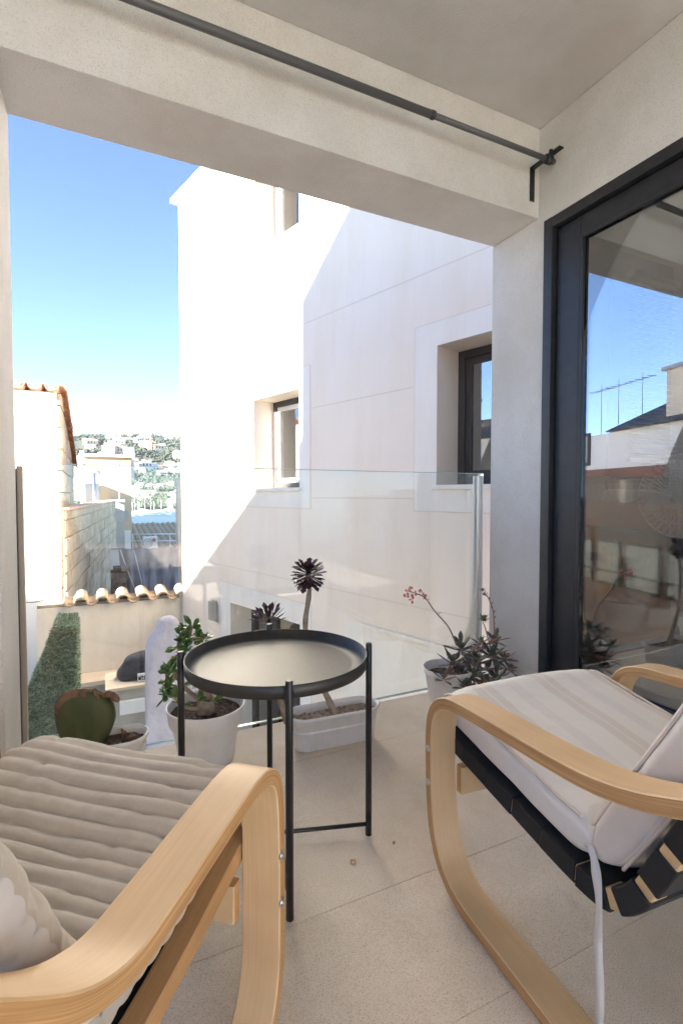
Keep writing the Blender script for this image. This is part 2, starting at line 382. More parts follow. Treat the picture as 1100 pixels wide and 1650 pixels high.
# left pillar
b = MB(); b.box((X0-.5, YB-.02, -.022), (X0, YE, ZS-.002)); tag(b.build('left_pillar', M['stucco'], bev=.003), 'cream rendered pillar at the left edge of the balcony opening', 'pillar')
b = MB(); b.box((-1.6, -6, -.022), (-1.42, YB-.03, .9)); tag(b.build('side_parapet', M['stucco']), 'low rendered parapet on the left side of the balcony', 'parapet')
b = MB(); b.box((-1.6, -.3, .9005), (-1.42, YB-.03, ZC-.002)); tag(b.build('added_side_wall', M['stucco']), 'unseen rendered wall added on the left side to block sky reflections', 'wall')  # unseen wall added to keep bright sky out of the glass reflections
# right wall with the door opening (door from Y=1.612 towards the viewer)
DY1 = 1.612; DY0 = -2.6; DZ = 2.086
b = MB()
b.prism([(XR, YE, -.022), (XR, YE, ZS-.002), (XR, YB-.002, ZS-.002), (XR, YB-.002, ZC-.002), (XR, -6.0, ZC-.002), (XR, -6.0, -.022), (XR, DY0, -.022), (XR, DY0, DZ), (XR, DY1, DZ), (XR, DY1, -.022)], (.22, 0, 0))
tag(b.build('right_wall', M['stucco']), 'rough pale rendered wall around the patio door on the right', 'wall')

# ------------------------------------------------------------------ patio door
door = thing('patio_door', (XR+.03, DY1, 0), 'large anthracite framed glass patio door on the right wall', 'door')
b = MB()
fx0, fx1 = XR-.004, XR+.10
b.box((fx0, DY1-.045, 0), (fx1, DY1-.0, DZ)); b.box((fx0, DY0, 0), (fx1, DY0+.05, DZ-.046)); b.box((fx0, DY0, DZ-.045), (fx1, DY1-.0455, DZ-.001)); b.box((fx0, DY0+.051, 0), (fx1, DY1-.0455, .03))
b.build('door_frame', M['anthracite'], door, bev=.003)
b = MB(); sx0, sx1 = XR+.022, XR+.08
gy1 = 1.432; gz0 = .178; gz1 = 1.945
b.box((sx0, gy1+.012, .032), (sx1, DY1-.048, DZ-.048)); b.box((sx0, -.6, gz1+.012), (sx1, gy1+.0115, DZ-.048)); b.box((sx0, -.6, .032), (sx1, gy1+.0115, gz0-.012)); b.box((sx0, -.75, .032), (sx1, -.601, DZ-.048))
b2_ = MB(); b2_.box((sx0+.01, DY0+.052, .032), (sx1-.01, -.752, DZ-.048)); b2_.build('added_dark_panel', M['anthracite'], door, bev=.004)  # unseen dark panel added so the balustrade mirrors no sunlit wall
sash = b.build('door_sash', M['anthracite'], door, bev=.006)
b = MB(); b.box((sx0-.004, gy1, gz0-.012), (sx0+.012, gy1+.012, gz1+.012)); b.box((sx0-.004, -.6, gz1), (sx0+.012, gy1-.0005, gz1+.012)); b.box((sx0-.004, -.6, gz0-.012), (sx0+.012, gy1-.0005, gz0))
b.build('glazing_bead', M['anthracite'], sash, bev=.003)
b = MB(); b.box((sx0+.014, -.6, gz0-.01), (sx0+.02, gy1+.01, gz1+.01)); b.build('glass_pane', M['door_glass'], door)
b = MB(); b.box((fx0-.03, DY0, .0), (fx0-.001, DY1-.01, .012)); b.build('door_track', M['anthracite'], door, bev=.002)

# ------------------------------------------------------------------ room behind the door
rm = thing('living_room', (3.2, .5, 0), 'dim grey room seen through the glass of the patio door', 'room')
b = MB(); rx0, rx1 = XR+.222, 4.6; RY = 1.86
b.box((rx1, -2.2, 0), (rx1+.1, RY, 2.6)); b.box((rx0, RY, 0), (rx1+.1, RY+.06, 2.6)); b.box((rx0, -2.3, 0), (rx1+.1, -2.2, 2.6)); b.box((rx0, -2.19, 0), (rx0+.1, -1.72, 2.6))
b.build('room_wall', M['interior'], rm)
b = MB(); b.box((rx0-.2, -2.2, -.05), (rx1, RY, -.002)); b.build('room_floor', M['concrete'], rm)
b = MB(); b.box((rx0, -2.3, 2.6), (rx1+.1, RY+.06, 2.7)); b.build('room_ceiling', M['interior'], rm)
# dark window recess and blind on the side wall of the room
BY = RY-.012
p0 = atY(985, 400, BY); p1 = atY(1084, 440, BY); pz = atY(1084, 775, BY)
wr = MB(); wr.box((p0.x, BY, .95), (p1.x, RY-.001, p0.z)); wr.build('dark_panel', M['dark_int'], rm)
pa = atY(1017, 446, BY-.05); pb = atY(1084, 741, BY-.05); zt = pa.z; zb = pb.z
bl = thing('venetian_blind', (pa.x, BY-.05, zb), 'white slatted blind hanging inside, seen through the patio door', 'blind')
b = MB(); b.box((pa.x, BY-.07, zt), (pb.x, BY-.02, zt+.035)); b.build('head_rail', M['blind'], bl)
b = MB(); L_ = pb.x-pa.x; b.obox((0, -.016, -.004), (L_, 0, 0), (0, .032, .012), (0, 0, .0015)); slat_me = b.mesh('slat', [M['blind']])
nsl = 34
for k in range(nsl):
    z = (zt-zb)*(k+.7)/nsl
    inst('slat', slat_me, bl, Matrix.Translation((random.uniform(-.002, .002), 0, z)))
b = MB(); b.box((pa.x, BY-.062, zb-.02), (pb.x, BY-.038, zb)); b.build('bottom_rail', M['blind'], bl)
# pedestal fan
fp = atX(1090, 1060, 2.5); fc = atX(1106, 800, 2.5)
fan = thing('pedestal_fan', (fp.x, fp.y, 0), 'white pedestal fan standing inside behind the patio door glass', 'fan')
b = MB(); b.tube([(fp.x, fp.y, .02), (fp.x, fp.y, fc.z-.5)], .03, 14); b.tube([(fp.x, fp.y, fc.z-.5), (fp.x, fp.y, fc.z-.05)], .012, 10); b.build('pole', M['fan'], fan)
b = MB(); b.lathe([(.2, 0), (.2, .015), (.05, .04), (.035, .1)], (fp.x, fp.y, 0), 30); b.build('base', M['fan'], fan)
b = MB(); cdir = Vector((-1, -.1, 0)).normalized(); cu = Vector((0, 0, 1)); cr_ = cdir.cross(cu)
hc = Vector((fp.x, fp.y, fc.z))
for k in range(40):
    a = 2*math.pi*k/40; e = cr_*math.cos(a)+cu*math.sin(a)
    b.tube([hc+e*.03+cdir*.05, hc+e*.12+cdir*.055, hc+e*.19+cdir*.03, hc+e*.2-cdir*.02, hc+e*.12-cdir*.07, hc+e*.03-cdir*.07], .0018, 4, cap=False)
for rr, dd in ((.2, 0), (.13, .05), (.06, .056)):
    b.tube([hc+(cr_*math.cos(2*math.pi*k/32)+cu*math.sin(2*math.pi*k/32))*rr+cdir*dd for k in range(33)], .003, 5, cap=False)
b.build('fan_guard', M['fan'], fan)
b = MB(); b.lathe([(.05, -.07), (.05, .02), (.02, .04)], (0, 0, 0), 16)
for q in range(len(b.v)):
    v = b.v[q]; b.v[q] = hc + cr_*v.x + cu*v.y - cdir*(-v.z+.05)
b.build('motor_housing', M['fan'], fan)
for k in range(3):
    b = MB(); a0 = 2*math.pi*k/3
    pts = []
    for (r_, da) in ((.03, -.3), (.17, -.5), (.18, .2), (.03, .3)):
        e = cr_*math.cos(a0+da)+cu*math.sin(a0+da); pts.append(hc+e*r_+cdir*(.02*(1 if da < 0 else -1)))
    b.prism(pts, cdir*.003); b.build('blade', M['fan'], fan)

# ------------------------------------------------------------------ glass balustrade
gl = thing('glass_balustrade', (.75, 2.0, -.01), 'frameless clear glass balustrade along the front edge of the balcony', 'balustrade')
YG = 2.0
zt0 = 1.025
b = MB(); b.box((X0-.03, YG, -.02), (XR+.02, YG+.014, zt0)); 
pane = b.build('glass_pane', [M['rail_glass'], M['edge_glass']], gl)
b = MB(); b.box((X0-.03, YG+.001, zt0), (XR+.02, YG+.013, zt0+.002)); b.build('glass_edge', M['edge_glass'], pane); b = MB(); b.box((X0-.03, YG+.001, -.024), (XR+.02, YG+.013, -.02)); b.build('glass_edge', M['edge_glass'], pane)
b = MB(); b.box((X0-.004, YG-.03, -.03), (X0+.013, YG-.001, zt0-.01)); b.build('post', M['post_tan'], gl, bev=.003)
b = MB(); b.box((X0-.03, YG-.036, -.03), (X0-.0045, YG+.02, zt0-.02)); b.build('post_gasket', M['seal'], gl)
b = MB(); b.box((XR-.022, YG-.024, .0), (XR-.002, YG-.001, zt0-.01)); b.build('post', M['alu'], gl, bev=.004)
b = MB(); b.box((XR-.022, YG+.015, .0), (XR-.002, YG+.03, zt0-.01)); b.build('clamp_profile', M['alu_light'], gl, bev=.002)

# ================================================================== neighbouring building
NA = rad(-15.8); ND = Vector((math.sin(NA), math.cos(NA), 0)); NN = Vector((-ND.y, ND.x, 0))  # NN: outward normal (to the left)
NP = Vector((2.675, 3.65, 0))
nbh = thing('neighbour_building', NP, 'tall white rendered building with square windows right beyond the balustrade', 'building')
def nb_pt(s, z, d=0): return NP + ND*s + NN*d + Vector((0, 0, z))
def nb_box(b, s0, s1, z0, z1, d0, d1, m=0): b.obox(nb_pt(s0, z0, d0), ND*(s1-s0), NN*(d1-d0), Vector((0, 0, z1-z0)), m)
S_END = 5.27; S_START = -1.42; ZTOP = 5.66; ZBOT = -3.0; TH = .5
# openings: (s0, s1, z0, z1)
OPN = [(2.0, 3.0, 1.005, 2.16), (-1.05, .0, 1.005, 2.215), (2.0, 2.95, 4.03, 5.16), (2.0, 3.66, -3.0, -.62)]
b = MB()
sx_ = sorted({S_START, S_END, *[o[0] for o in OPN], *[o[1] for o in OPN]}); zx_ = sorted({ZBOT, ZTOP, *[o[2] for o in OPN], *[o[3] for o in OPN]})
vid = {}
def gv(i, j, d):
    k = (i, j, d)
    if k not in vid: vid[k] = b.verts([nb_pt(sx_[i], zx_[j], d)])
    return vid[k]
def isop(i, j):
    if i < 0 or j < 0 or i >= len(sx_)-1 or j >= len(zx_)-1: return None
    cs = (sx_[i]+sx_[i+1])/2; cz = (zx_[j]+zx_[j+1])/2
    return any(o[0] < cs < o[1] and o[2] < cz < o[3] for o in OPN)
for i in range(len(sx_)-1):
    for j in range(len(zx_)-1):
        if isop(i, j): continue
        b.face((gv(i, j, 0), gv(i, j+1, 0), gv(i+1, j+1, 0), gv(i+1, j, 0)))
        b.face((gv(i, j, -TH), gv(i+1, j, -TH), gv(i+1, j+1, -TH), gv(i, j+1, -TH)))
        for di, dj, e in ((-1, 0, (0, 0, 0, 1)), (1, 0, (1, 0, 1, 1)), (0, -1, (0, 0, 1, 0)), (0, 1, (0, 1, 1, 1))):
            if isop(i+di, j+dj) is not False:
                a = (i+e[0], j+e[1]); c = (i+e[2], j+e[3])
                b.face((gv(*a, 0), gv(*c, 0), gv(*c, -TH), gv(*a, -TH)))
bmm = b
o = b.build('wall', M['nb'], nbh)
bm = bmesh.new(); bm.from_mesh(o.data); bmesh.ops.recalc_face_normals(bm, faces=bm.faces); bm.to_mesh(o.data); bm.free()
b = MB(); nb_box(b, S_START, S_END, ZBOT, ZTOP, -5.5, -4.9); nb_box(b, S_END-.5, S_END, ZBOT, ZTOP, -4.899, -TH-.001); nb_box(b, S_START, S_START+.5, ZBOT, ZTOP, -4.899, -TH-.001); b.build('wall', M['nb'], nbh)
b = MB(); nb_box(b, S_START-.1, S_END+.09, ZTOP+.001, ZTOP+.07, -5.6, .1); b.build('roof_coping', M['nb2'], nbh)
for z_ in (-.03, 2.9):
    b = MB(); nb_box(b, S_START+.51, S_END-.51, z_-.15, z_, -4.89, -TH-.002); b.build('storey_floor', M['interior'], nbh)
# thin raised bands around openings and shadow joints
def band(s0, s1, z0, z1, op, th=.006):
    b = MB(); o0, o1, p0, p1 = op
    if op[3] < z1: nb_box(b, s0, s1, p1, z1, .001, th)
    zb_ = max(z0, p0)
    if p0 > z0: nb_box(b, s0, s1, z0, p0, .001, th)
    nb_box(b, s0, o0, zb_, min(p1, z1), .001, th); nb_box(b, o1, s1, zb_, min(p1, z1), .001, th)
    b.build('window_surround', M['nb2'], nbh)
    e = .011
    for (a0, a1, c0, c1) in ((s0-e, s0-.0005, z0-e, z1+e), (s1+.0005, s1+e, z0-e, z1+e), (s0, s1, z1+.0005, z1+e), (s0, s1, z0-e, z0-.0005)):
        b = MB(); nb_box(b, a0, a1, c0, c1, .0006, .0016); b.build('joint', M['groove'], nbh)
band(1.8, 3.24, .765, 2.39, OPN[0]); band(-1.3, .25, .775, 2.42, OPN[1])
band(1.8, 3.95, -3.0, -.36, OPN[3])
# the recessed panel low on the right
b = MB(); nb_box(b, -1.2, 1.2, -3.0, -.405, .0025, .004); b.build('recessed_panel', M['nb2'], nbh)
b = MB(); nb_box(b, -1.25, .95, -.43, -.395, .004, .030); nb_box(b, .93, .95, -3.0, -.431, .0045, .012); b.build('panel_lintel', M['nb2'], nbh)
for z, segs in ((3.9, ((-1.4, 5.2),)), (2.88, ((-1.4, 5.2),)), (1.9, ((.27, 1.78), (3.25, 5.2))), (.884, ((.27, 1.78), (3.25, 5.2))), (-.112, ((-1.4, 5.2),))):
    for a, c in segs: b = MB(); nb_box(b, a, c, z-.006, z+.006, .0007, .0018); b.build('joint', M['groove'], nbh)
def window(s0, s1, z0, z1, frame, inset=.30, sill=True, curtain=True):
    f = MB(); d0, d1 = -inset-.07, -inset; t = .07
    for (a0, a1, c0, c1) in ((s0, s0+t, z0, z1), (s1-t, s1, z0, z1), (s0+t+.0005, s1-t-.0005, z1-t, z1), (s0+t+.0005, s1-t-.0005, z0, z0+t)): nb_box(f, a0, a1, c0, c1, d0, d1)
    fo = f.build('window_frame', M['brown_alu'] if frame == 0 else M['brown_alu'], nbh, bev=.004)
    f = MB(); t2 = .06; a0, a1, c0, c1 = s0+t+.001, s1-t-.001, z0+t+.001, z1-t-.001
    for q in ((a0, a0+t2, c0, c1), (a1-t2, a1, c0, c1), (a0+t2+.0005, a1-t2-.0005, c1-t2, c1), (a0+t2+.0005, a1-t2-.0005, c0, c0+t2)): nb_box(f, *q, d0+.01, d1-.018)
    f.build('sash', M['white_pvc'] if frame else M['brown_alu'], fo, bev=.004)
    g_ = MB(); nb_box(g_, a0+t2-.005, a1-t2+.005, c0+t2-.005, c1-t2+.005, d0+.03, d0+.036); g_.build('pane', M['pane'], fo)
    if sill:
        q = MB(); nb_box(q, s0-.03, s1+.03, z0-.04, z0-.0005, -inset, .035); q.build('sill', M['nb2'], nbh, bev=.003)
    if curtain:
        q = MB(); n = 26; k0 = len(q.v)
        for i in range(n+1):
            s = s0+.05+(s1-s0-.1)*i/n
            q.verts([nb_pt(s, z0+.02, -inset-.22-.025*math.sin(i*1.7)), nb_pt(s, z1-.02, -inset-.22-.025*math.sin(i*1.7))])
        for i in range(n): q.face((2*i, 2*i+2, 2*i+3, 2*i+1), 0, None, True)
        q.build('curtain', M['curtain'], fo)
window(*OPN[0], 1); window(*OPN[1], 0, curtain=False); window(*OPN[2], 1)
# lower glazed door with posts
f = MB(); o_ = OPN[3]; d0, d1 = -.42, -.34
f_obj = None
b = MB()
for (a0, a1) in ((2.0, 2.07), (2.50, 2.60), (3.02, 3.12), (3.58, 3.66)): nb_box(b, a0, a1, -3.0, -.62, d0, d1)
nb_box(b, 2.0, 3.66, -.70, -.621, d0+.002, d1-.002)
gd = b.build('glazed_door_frame', M['brown_alu'], nbh, bev=.004)
for (a0, a1) in ((2.071, 2.499), (2.601, 3.019), (3.121, 3.579)):
    b = MB(); nb_box(b, a0, a1, -3.0, -.705, d0+.03, d0+.04); b.build('pane', M['pane'], gd)
q = MB(); n = 40
for i in range(n+1):
    s = 2.05+1.2*i/n; dd = -.62-.04*math.sin(i*1.25)
    q.verts([nb_pt(s, -2.95, dd), nb_pt(s, -.7, dd)])
for i in range(n): q.face((2*i, 2*i+2, 2*i+3, 2*i+1), 0, None, True)
q.build('curtain', M['curtain'], gd)
# wall lamp
lm = thing('wall_lamp', nb_pt(4.06, -.85, 0), 'small dark grey box lamp on the white wall behind the jade plant', 'lamp')
b = MB(); nb_box(b, 4.02, 4.16, -.98, -.72, .002, .02); b.build('back_plate', M['grey'], lm)
b = MB(); nb_box(b, 4.04, 4.14, -.94, -.66, .021, .11); b.build('lamp_body', M['concrete'], lm, bev=.004)

# ================================================================== yard in front of the far parapet
W1Y = 8.75
pw = thing('parapet_wall', (.2, W1Y, -3), 'cream courtyard wall capped with wavy clay tiles beyond the balustrade', 'wall')
b = MB(); b.box((-.86, W1Y, -3.0), (1.19, W1Y+.25, -.80)); b.build('wall', M['cream'], pw)
# wavy coping: barrel tiles, covers and pans
def barrel(r, L, th, up=True, n=8, span=math.pi*.92):
    b = MB(); k0 = 0
    for e in (0, 1):
        for rr in (r, r-th):
            for i in range(n+1):
                a = math.pi/2 - span/2 + span*i/n
                z = rr*math.sin(a)-r*.55; x = rr*math.cos(a)
                if not up: z = -z
                b.v.append(Vector((x, e*L, z)))
    N_ = n+1
    for i in range(n):
        a = i; c = N_+i
        b.face((a, a+1, 2*N_+a+1, 2*N_+a), 0, None, True); b.face((c+1, c, 2*N_+c, 2*N_+c+1), 0, None, True)
        b.face((a+1, a, c, c+1)); b.face((2*N_+a, 2*N_+a+1, 2*N_+c+1, 2*N_+c))
    b.face((0, 2*N_, 3*N_, N_)); b.face((n, N_+n, 3*N_+n, 2*N_+n))
    return b
pitch = .30
cov = barrel(pitch*.30, .42, .013, True).mesh('roof_tile', [M['tile_pale']]); pan = barrel(pitch*.30, .42, .013, False).mesh('roof_tile', [M['tile_pale']])
tilt = Matrix.Rotation(rad(9), 4, 'X')
k = 0; x = -.42
while x < 1.25:
    inst('roof_tile', pan if k % 2 == 0 else cov, pw, Matrix.Translation((x-.2, -.07, 3-.735+(.025 if k % 2 else -.03)+random.uniform(-.008, .008))) @ tilt @ Matrix.Rotation(random.uniform(-.04, .04), 4, 'Z'))
    x += pitch/2; k += 1
b = MB(); b.box((-.86, W1Y+.03, -.799), (1.19, W1Y+.22, -.755)); b.build('mortar_bed', M['mortar'], pw)
# ledge
lg = thing('plank_ledge', (.2, W1Y, -2.1), 'long pale plank ledge fixed along the foot of the cream courtyard wall', 'ledge')
b = MB(); b.box((-.9, W1Y-.45, -1.93), (1.3, W1Y-.002, -1.86)); b.build('plank', M['plank'], lg, bev=.005)
b = MB(); b.box((-.9, W1Y-.38, -3.0), (1.3, W1Y-.002, -1.932)); b.build('ledge_wall', M['concrete'], lg)
# bench with cover on it
bt = thing('outdoor_kitchen_bench', (.6, 6.9, -3), 'low pale wooden bench below the ledge carrying the black cover', 'bench')
A_ = atY(170, 1112, 6.9)
for k in range(4):
    b = MB(); b.box((A_.x, 6.9+.17*k, A_.z-.04), (1.4, 6.9+.165+.17*k, A_.z)); b.build('plank', M['plank'], bt, bev=.004)
b = MB(); b.box((A_.x+.02, 6.93, -3), (1.38, 7.5, A_.z-.041)); b.build('bench_body', M['concrete'], bt)
b = MB(); b.box((A_.x+.16, 6.86, A_.z-.34), (1.4, 6.925, A_.z-.17)); b.build('front_board', M['white_pvc'], bt, bev=.004)
# the covered grill (rounded, fabric covered)
cA = atY(192, 1085, 7.05); cB = atY(243, 1085, 7.05)
gc = thing('covered_grill', (cB.x, 7.15, A_.z), 'black fabric covered grill with a small white badge on the bench', 'grill')
b = MB(); n = 28; m_ = 14
gx = cB.x+.12; gw = gx-cA.x; gh = .34
for i in range(m_+1):
    t = i/m_; zz = gh*t; prof = (1-max(0, (t-.35)/.65)**2.2*.93)**.5 * (1+.05*math.sin(t*9))
    prof *= .93+.07*min(1, (1-t)*5)
    for j in range(n):
        a = 2*math.pi*j/n; cx_ = math.copysign(abs(math.cos(a))**.7, math.cos(a)); sy_ = math.copysign(abs(math.sin(a))**.7, math.sin(a))
        r_ = noise.noise(Vector((a*1.5, t*4, 1)))*.02
        b.v.append(Vector((gx+cx_*(gw*prof+r_), 7.25+sy_*(.2*prof+r_), A_.z+.002+zz)))
for i in range(m_):
    for j in range(n): b.face((i*n+j, i*n+(j+1) % n, (i+1)*n+(j+1) % n, (i+1)*n+j), 0, None, True)
b.face([m_*n+j for j in range(n)]); b.build('cover', M['cover'], gc)
la = atY(222, 1087, 6.99); lb = atY(243, 1096, 6.99)
b = MB(); b.box((la.x, 7.0, lb.z), (lb.x, 7.03, la.z)); badge = b.build('badge', M['white_pvc'], gc)
b = MB()
def stroke(b, p, q, w_=.009, y=6.997, m=0):
    p = Vector((p[0], y, p[1])); q = Vector((q[0], y, q[1])); d = (q-p).normalized(); nn_ = Vector((-d.z, 0, d.x))*w_/2
    b.obox(p-nn_, q-p, nn_*2, Vector((0, .002, 0)), m)
lh = la.z-lb.z; lw = lb.x-la.x; z0_ = lb.z+lh*.2; z1_ = la.z-lh*.2
letters = {'w': [((0, 1), (.25, 0)), ((.25, 0), (.5, .8)), ((.5, .8), (.75, 0)), ((.75, 0), (1, 1))], 'e': [((0, .5), (1, .5)), ((1, .5), (1, 1)), ((1, 1), (0, 1)), ((0, 1), (0, 0)), ((0, 0), (1, 0))],
           'b': [((0, 0), (0, 1.2)), ((0, .8), (1, .8)), ((1, .8), (1, 0)), ((1, 0), (0, 0))], 'r': [((0, 0), (0, .9)), ((0, .75), (.9, .9))]}
cx0 = la.x+.01
for ch in 'weber':
    wch = lw*.135 if ch != 'r' else lw*.09
    for p, q in letters[ch]: stroke(b, (cx0+p[0]*wch, z0_+p[1]*(z1_-z0_)*.8), (cx0+q[0]*wch, z0_+q[1]*(z1_-z0_)*.8), .008)
    cx0 += wch+lw*.02
b.build('badge_lettering', M['seal'], badge)
b = MB(); b.box((lb.x-lw*.22, 6.996, lb.z+lh*.12), (lb.x-lw*.04, 6.999, la.z-lh*.12)); b.build('badge_mark', M['red'], badge)

# closed umbrella in a cover
ub = atY(262, 1180, 4.6)
um = thing('closed_parasol', (ub.x+.02, 4.6, -3), 'closed parasol wrapped in a pale lilac cloth cover beyond the pots', 'parasol')
b = MB(); n = 24; prof = []
ztop = atY(270, 993, 4.6).z
rows = [(0, .035), (.03, .075), (.10, .095), (.17, .15), (.25, .175), (.6, .19), (1.2, .205), (2.0, .22), (2.6, .225)]
for dz, r_ in rows:
    for j in range(n):
        a = 2*math.pi*j/n; rr = r_*(1+.07*math.sin(5*a+dz*2)+.04*math.sin(9*a)); b.v.append(Vector((ub.x+.055+rr*math.cos(a), 4.6+rr*math.sin(a), ztop-dz)))
for i in range(len(rows)-1):
    for j in range(n): b.face(((i+1)*n+j, (i+1)*n+(j+1) % n, i*n+(j+1) % n, i*n+j), 0, None, True)
b.face(list(range(n))); b.build('cloth_cover', M['lav'], um)
b = MB(); b.tube([(ub.x+.055, 4.6, -3), (ub.x+.055, 4.6, ztop-2.5)], .03); b.lathe([(.25, 0), (.25, .06), (.05, .1)], (ub.x+.055, 4.6, -3), 24); b.build('pole', M['alu'], um)

# artificial grass screen
HY = 5.0
poly = [atY(88, 1009, HY), atY(123, 1008, HY), atY(125, 1240, HY), atY(0, 1240, HY), atY(29, 1172, HY), atY(46, 1110, HY), atY(62, 1078, HY)]
hg = thing('grass_screen', (atY(80, 1200, HY).x, HY, -3), 'slanting screen clad in artificial green grass at the lower left', 'screen')
b = MB(); b.prism([(p.x, HY, p.z) for p in poly], (0, .55, 0)); b.build('backing', M['grasscl'], hg)
b = MB()
xs0 = min(p.x for p in poly); xs1 = max(p.x for p in poly); zs0 = min(p.z for p in poly); zs1 = max(p.z for p in poly)
def inpoly(x, z):
    c = False; n = len(poly); j = n-1
    for i in range(n):
        xi, zi, xj, zj = poly[i].x, poly[i].z, poly[j].x, poly[j].z
        if (zi > z) != (zj > z) and x < (xj-xi)*(z-zi)/(zj-zi)+xi: c = not c
        j = i
    return c
cnt = 0
while cnt < 13000:
    x = random.uniform(xs0, xs1); z = random.uniform(zs0, zs1)
    if not inpoly(x, z): continue
    if noise.noise(Vector((x*9, 0, z*22))) < -.42: cnt += 1; continue
    cnt += 1
    l = random.uniform(.03, .075); a = random.uniform(-1.2, 1.2); d = Vector((math.sin(a)*.7, -.8, random.uniform(-.3, .7))).normalized()*l
    s_ = Vector((random.uniform(-1, 1), 0, random.uniform(-1, 1))).normalized()*.006
    p = Vector((x, HY, z)); k = b.verts([p-s_, p+s_, p+d]); b.face((k, k+1, k+2), random.randint(0, 1))
for _ in range(5000):   # top edges and right side
    t = random.random()
    if t < .4:
        z = random.uniform(zs0, poly[1].z); p = Vector((poly[1].x, HY+random.uniform(0, .5), z)); nr = Vector((1, -.2, random.uniform(-.2, .6)))
    else:
        e = random.choice([(0, 1), (6, 0), (5, 6), (4, 5), (3, 4)]); q = random.random(); p = poly[e[0]].lerp(poly[e[1]], q); p = Vector((p.x, HY+random.uniform(0, .5), p.z)); nr = Vector((random.uniform(-.6, .4), -.3, 1))
    l = random.uniform(.015, .035); s_ = Vector((random.uniform(-1, 1), random.uniform(-1, 1), random.uniform(-1, 1))).normalized()*.004
    k = b.verts([p-s_, p+s_, p+nr.normalized()*l]); b.face((k, k+1, k+2), random.randint(0, 1))
M['blade1'] = mat('grass_blade', (.15, .21, .12), .7); M['blade2'] = mat('grass_blade_pale', (.42, .46, .36), .7)
stuff(b.build('grass_blades', [M['blade1'], M['blade2']], hg))

# ================================================================== left white house with stone flank
LY = 9.6
lx = atY(98, 632, LY).x
lh_ = thing('white_stone_house', (-2, LY, -3), 'white house with red tiled eave and bare stone flank at far left', 'house')
zl = 2.60
b = MB(); b.box((-5, LY, -3), (lx-.06, LY+4.3, zl)); b.build('wall', M['white'], lh_)
# stone flank (thin blocks standing on the side wall)
prof_m = [M['stone'], M['stone2']]
zc = -3.0; r_ = 0
while zc < zl-.02:
    hh = .36; z1 = min(zc+hh-.012, zl-.01); yy = LY-.0; q = 0
    while yy < LY+4.3:
        ln = random.uniform(.8, 1.3) if (q or r_ % 2) else random.uniform(.4, .6)
        y1 = min(yy+ln-.012, LY+4.3)
        b = MB(); b.box((lx-.058, yy, zc), (lx+random.uniform(-.012, .015), y1, z1)); b.build('stone_block', random.choice(prof_m), lh_, bev=.012, seg=1)
        yy += ln; q += 1
    zc += hh; r_ += 1
# roof: barrel tile eave on the front, slope down to the back
ht = barrel(.105, .5, .016, True, 7).mesh('roof_tile', [M['tile']]); hp = barrel(.105, .5, .016, False, 7).mesh('roof_tile', [M['tile']])
b = MB(); b.prism([(lx-.05, LY+.02, zl), (lx-.05, LY+4.35, 1.5), (lx-.05, LY+4.35, 1.45), (lx-.05, LY+.02, zl-.05)], (-4.5, 0, 0)); b.build('roof_slab', M['tile'], lh_)
slope = math.atan2(1.1, 4.33)
rots = Matrix.Rotation(-slope, 4, 'X')
for col_ in range(14):
    for row_ in range(1 if col_ > 3 else 10):
        px_ = lx+.0-.12-.12*col_+2
        py_ = -.10+.44*row_*math.cos(slope); pz_ = zl+.06-.44*row_*math.sin(slope)+3
        inst('roof_tile', ht if col_ % 2 == 0 else hp, lh_, Matrix.Translation((px_+.12 if col_ == 0 else px_+.12, py_, pz_+(.02 if col_ % 2 == 0 else 0)+random.uniform(-.006, .006))) @ rots)
# lower stone boundary wall with clay edging
q0 = atY(118, 806, 14.2); q1p = ray(183, 808)
A0 = Vector((lx-.02, LY+.02, 0)); 
dirw = Vector((math.sin(YAW+math.atan((245-550)/815)), math.cos(YAW+math.atan((245-550)/815)), 0))
sw = thing('stone_boundary_wall', (lx+.3, 11, -3), 'old sandstone block wall with a clay tile edge behind the wavy coping', 'wall')
WL = 14.5
zt_w = .70
nrm = Vector((dirw.y, -dirw.x, 0))
W0 = Vector((lx+.02, LY+.0, 0))
b = MB(); b.obox(W0+Vector((0, 0, -3)), dirw*WL, -nrm*.3, Vector((0, 0, zt_w+3-.05))); b.build('wall_core', M['mortar'], sw)
zc = -2.2; r_ = 0
while zc < zt_w-.06:
    hh = .30; s = 0; q = 0
    while s < WL:
        ln = random.uniform(.45, .75) if (q or r_ % 2) else .3
        s1 = min(s+ln-.014, WL)
        b = MB(); b.obox(W0+dirw*s+nrm*.0005+Vector((0, 0, zc)), dirw*(s1-s), nrm*random.uniform(.02, .045), Vector((0, 0, min(hh-.014, zt_w-.055-zc)))); b.build('stone_block', random.choice(prof_m), sw, bev=.012, seg=1)
        s += ln; q += 1
    zc += hh; r_ += 1
s = 0
while s < WL:
    b = MB(); b.obox(W0+dirw*s-nrm*.34+Vector((0, 0, zt_w-.045)), dirw*.29, nrm*.42, Vector((0, 0, .045))); b.build('edge_tile', M['tile'], sw, bev=.006, seg=1); s += .3

# ------------------------------------------------------------------ things beyond the stone wall
def box_at(x0, y0, x1, y1, Y, dep, m, parent, name, bev=0):
    a = atY(x0, y1, Y); c = atY(x1, y0, Y); b = MB(); b.box((a.x, Y, a.z), (c.x, Y+dep, c.z)); return b.build(name, m, parent, bev=bev)
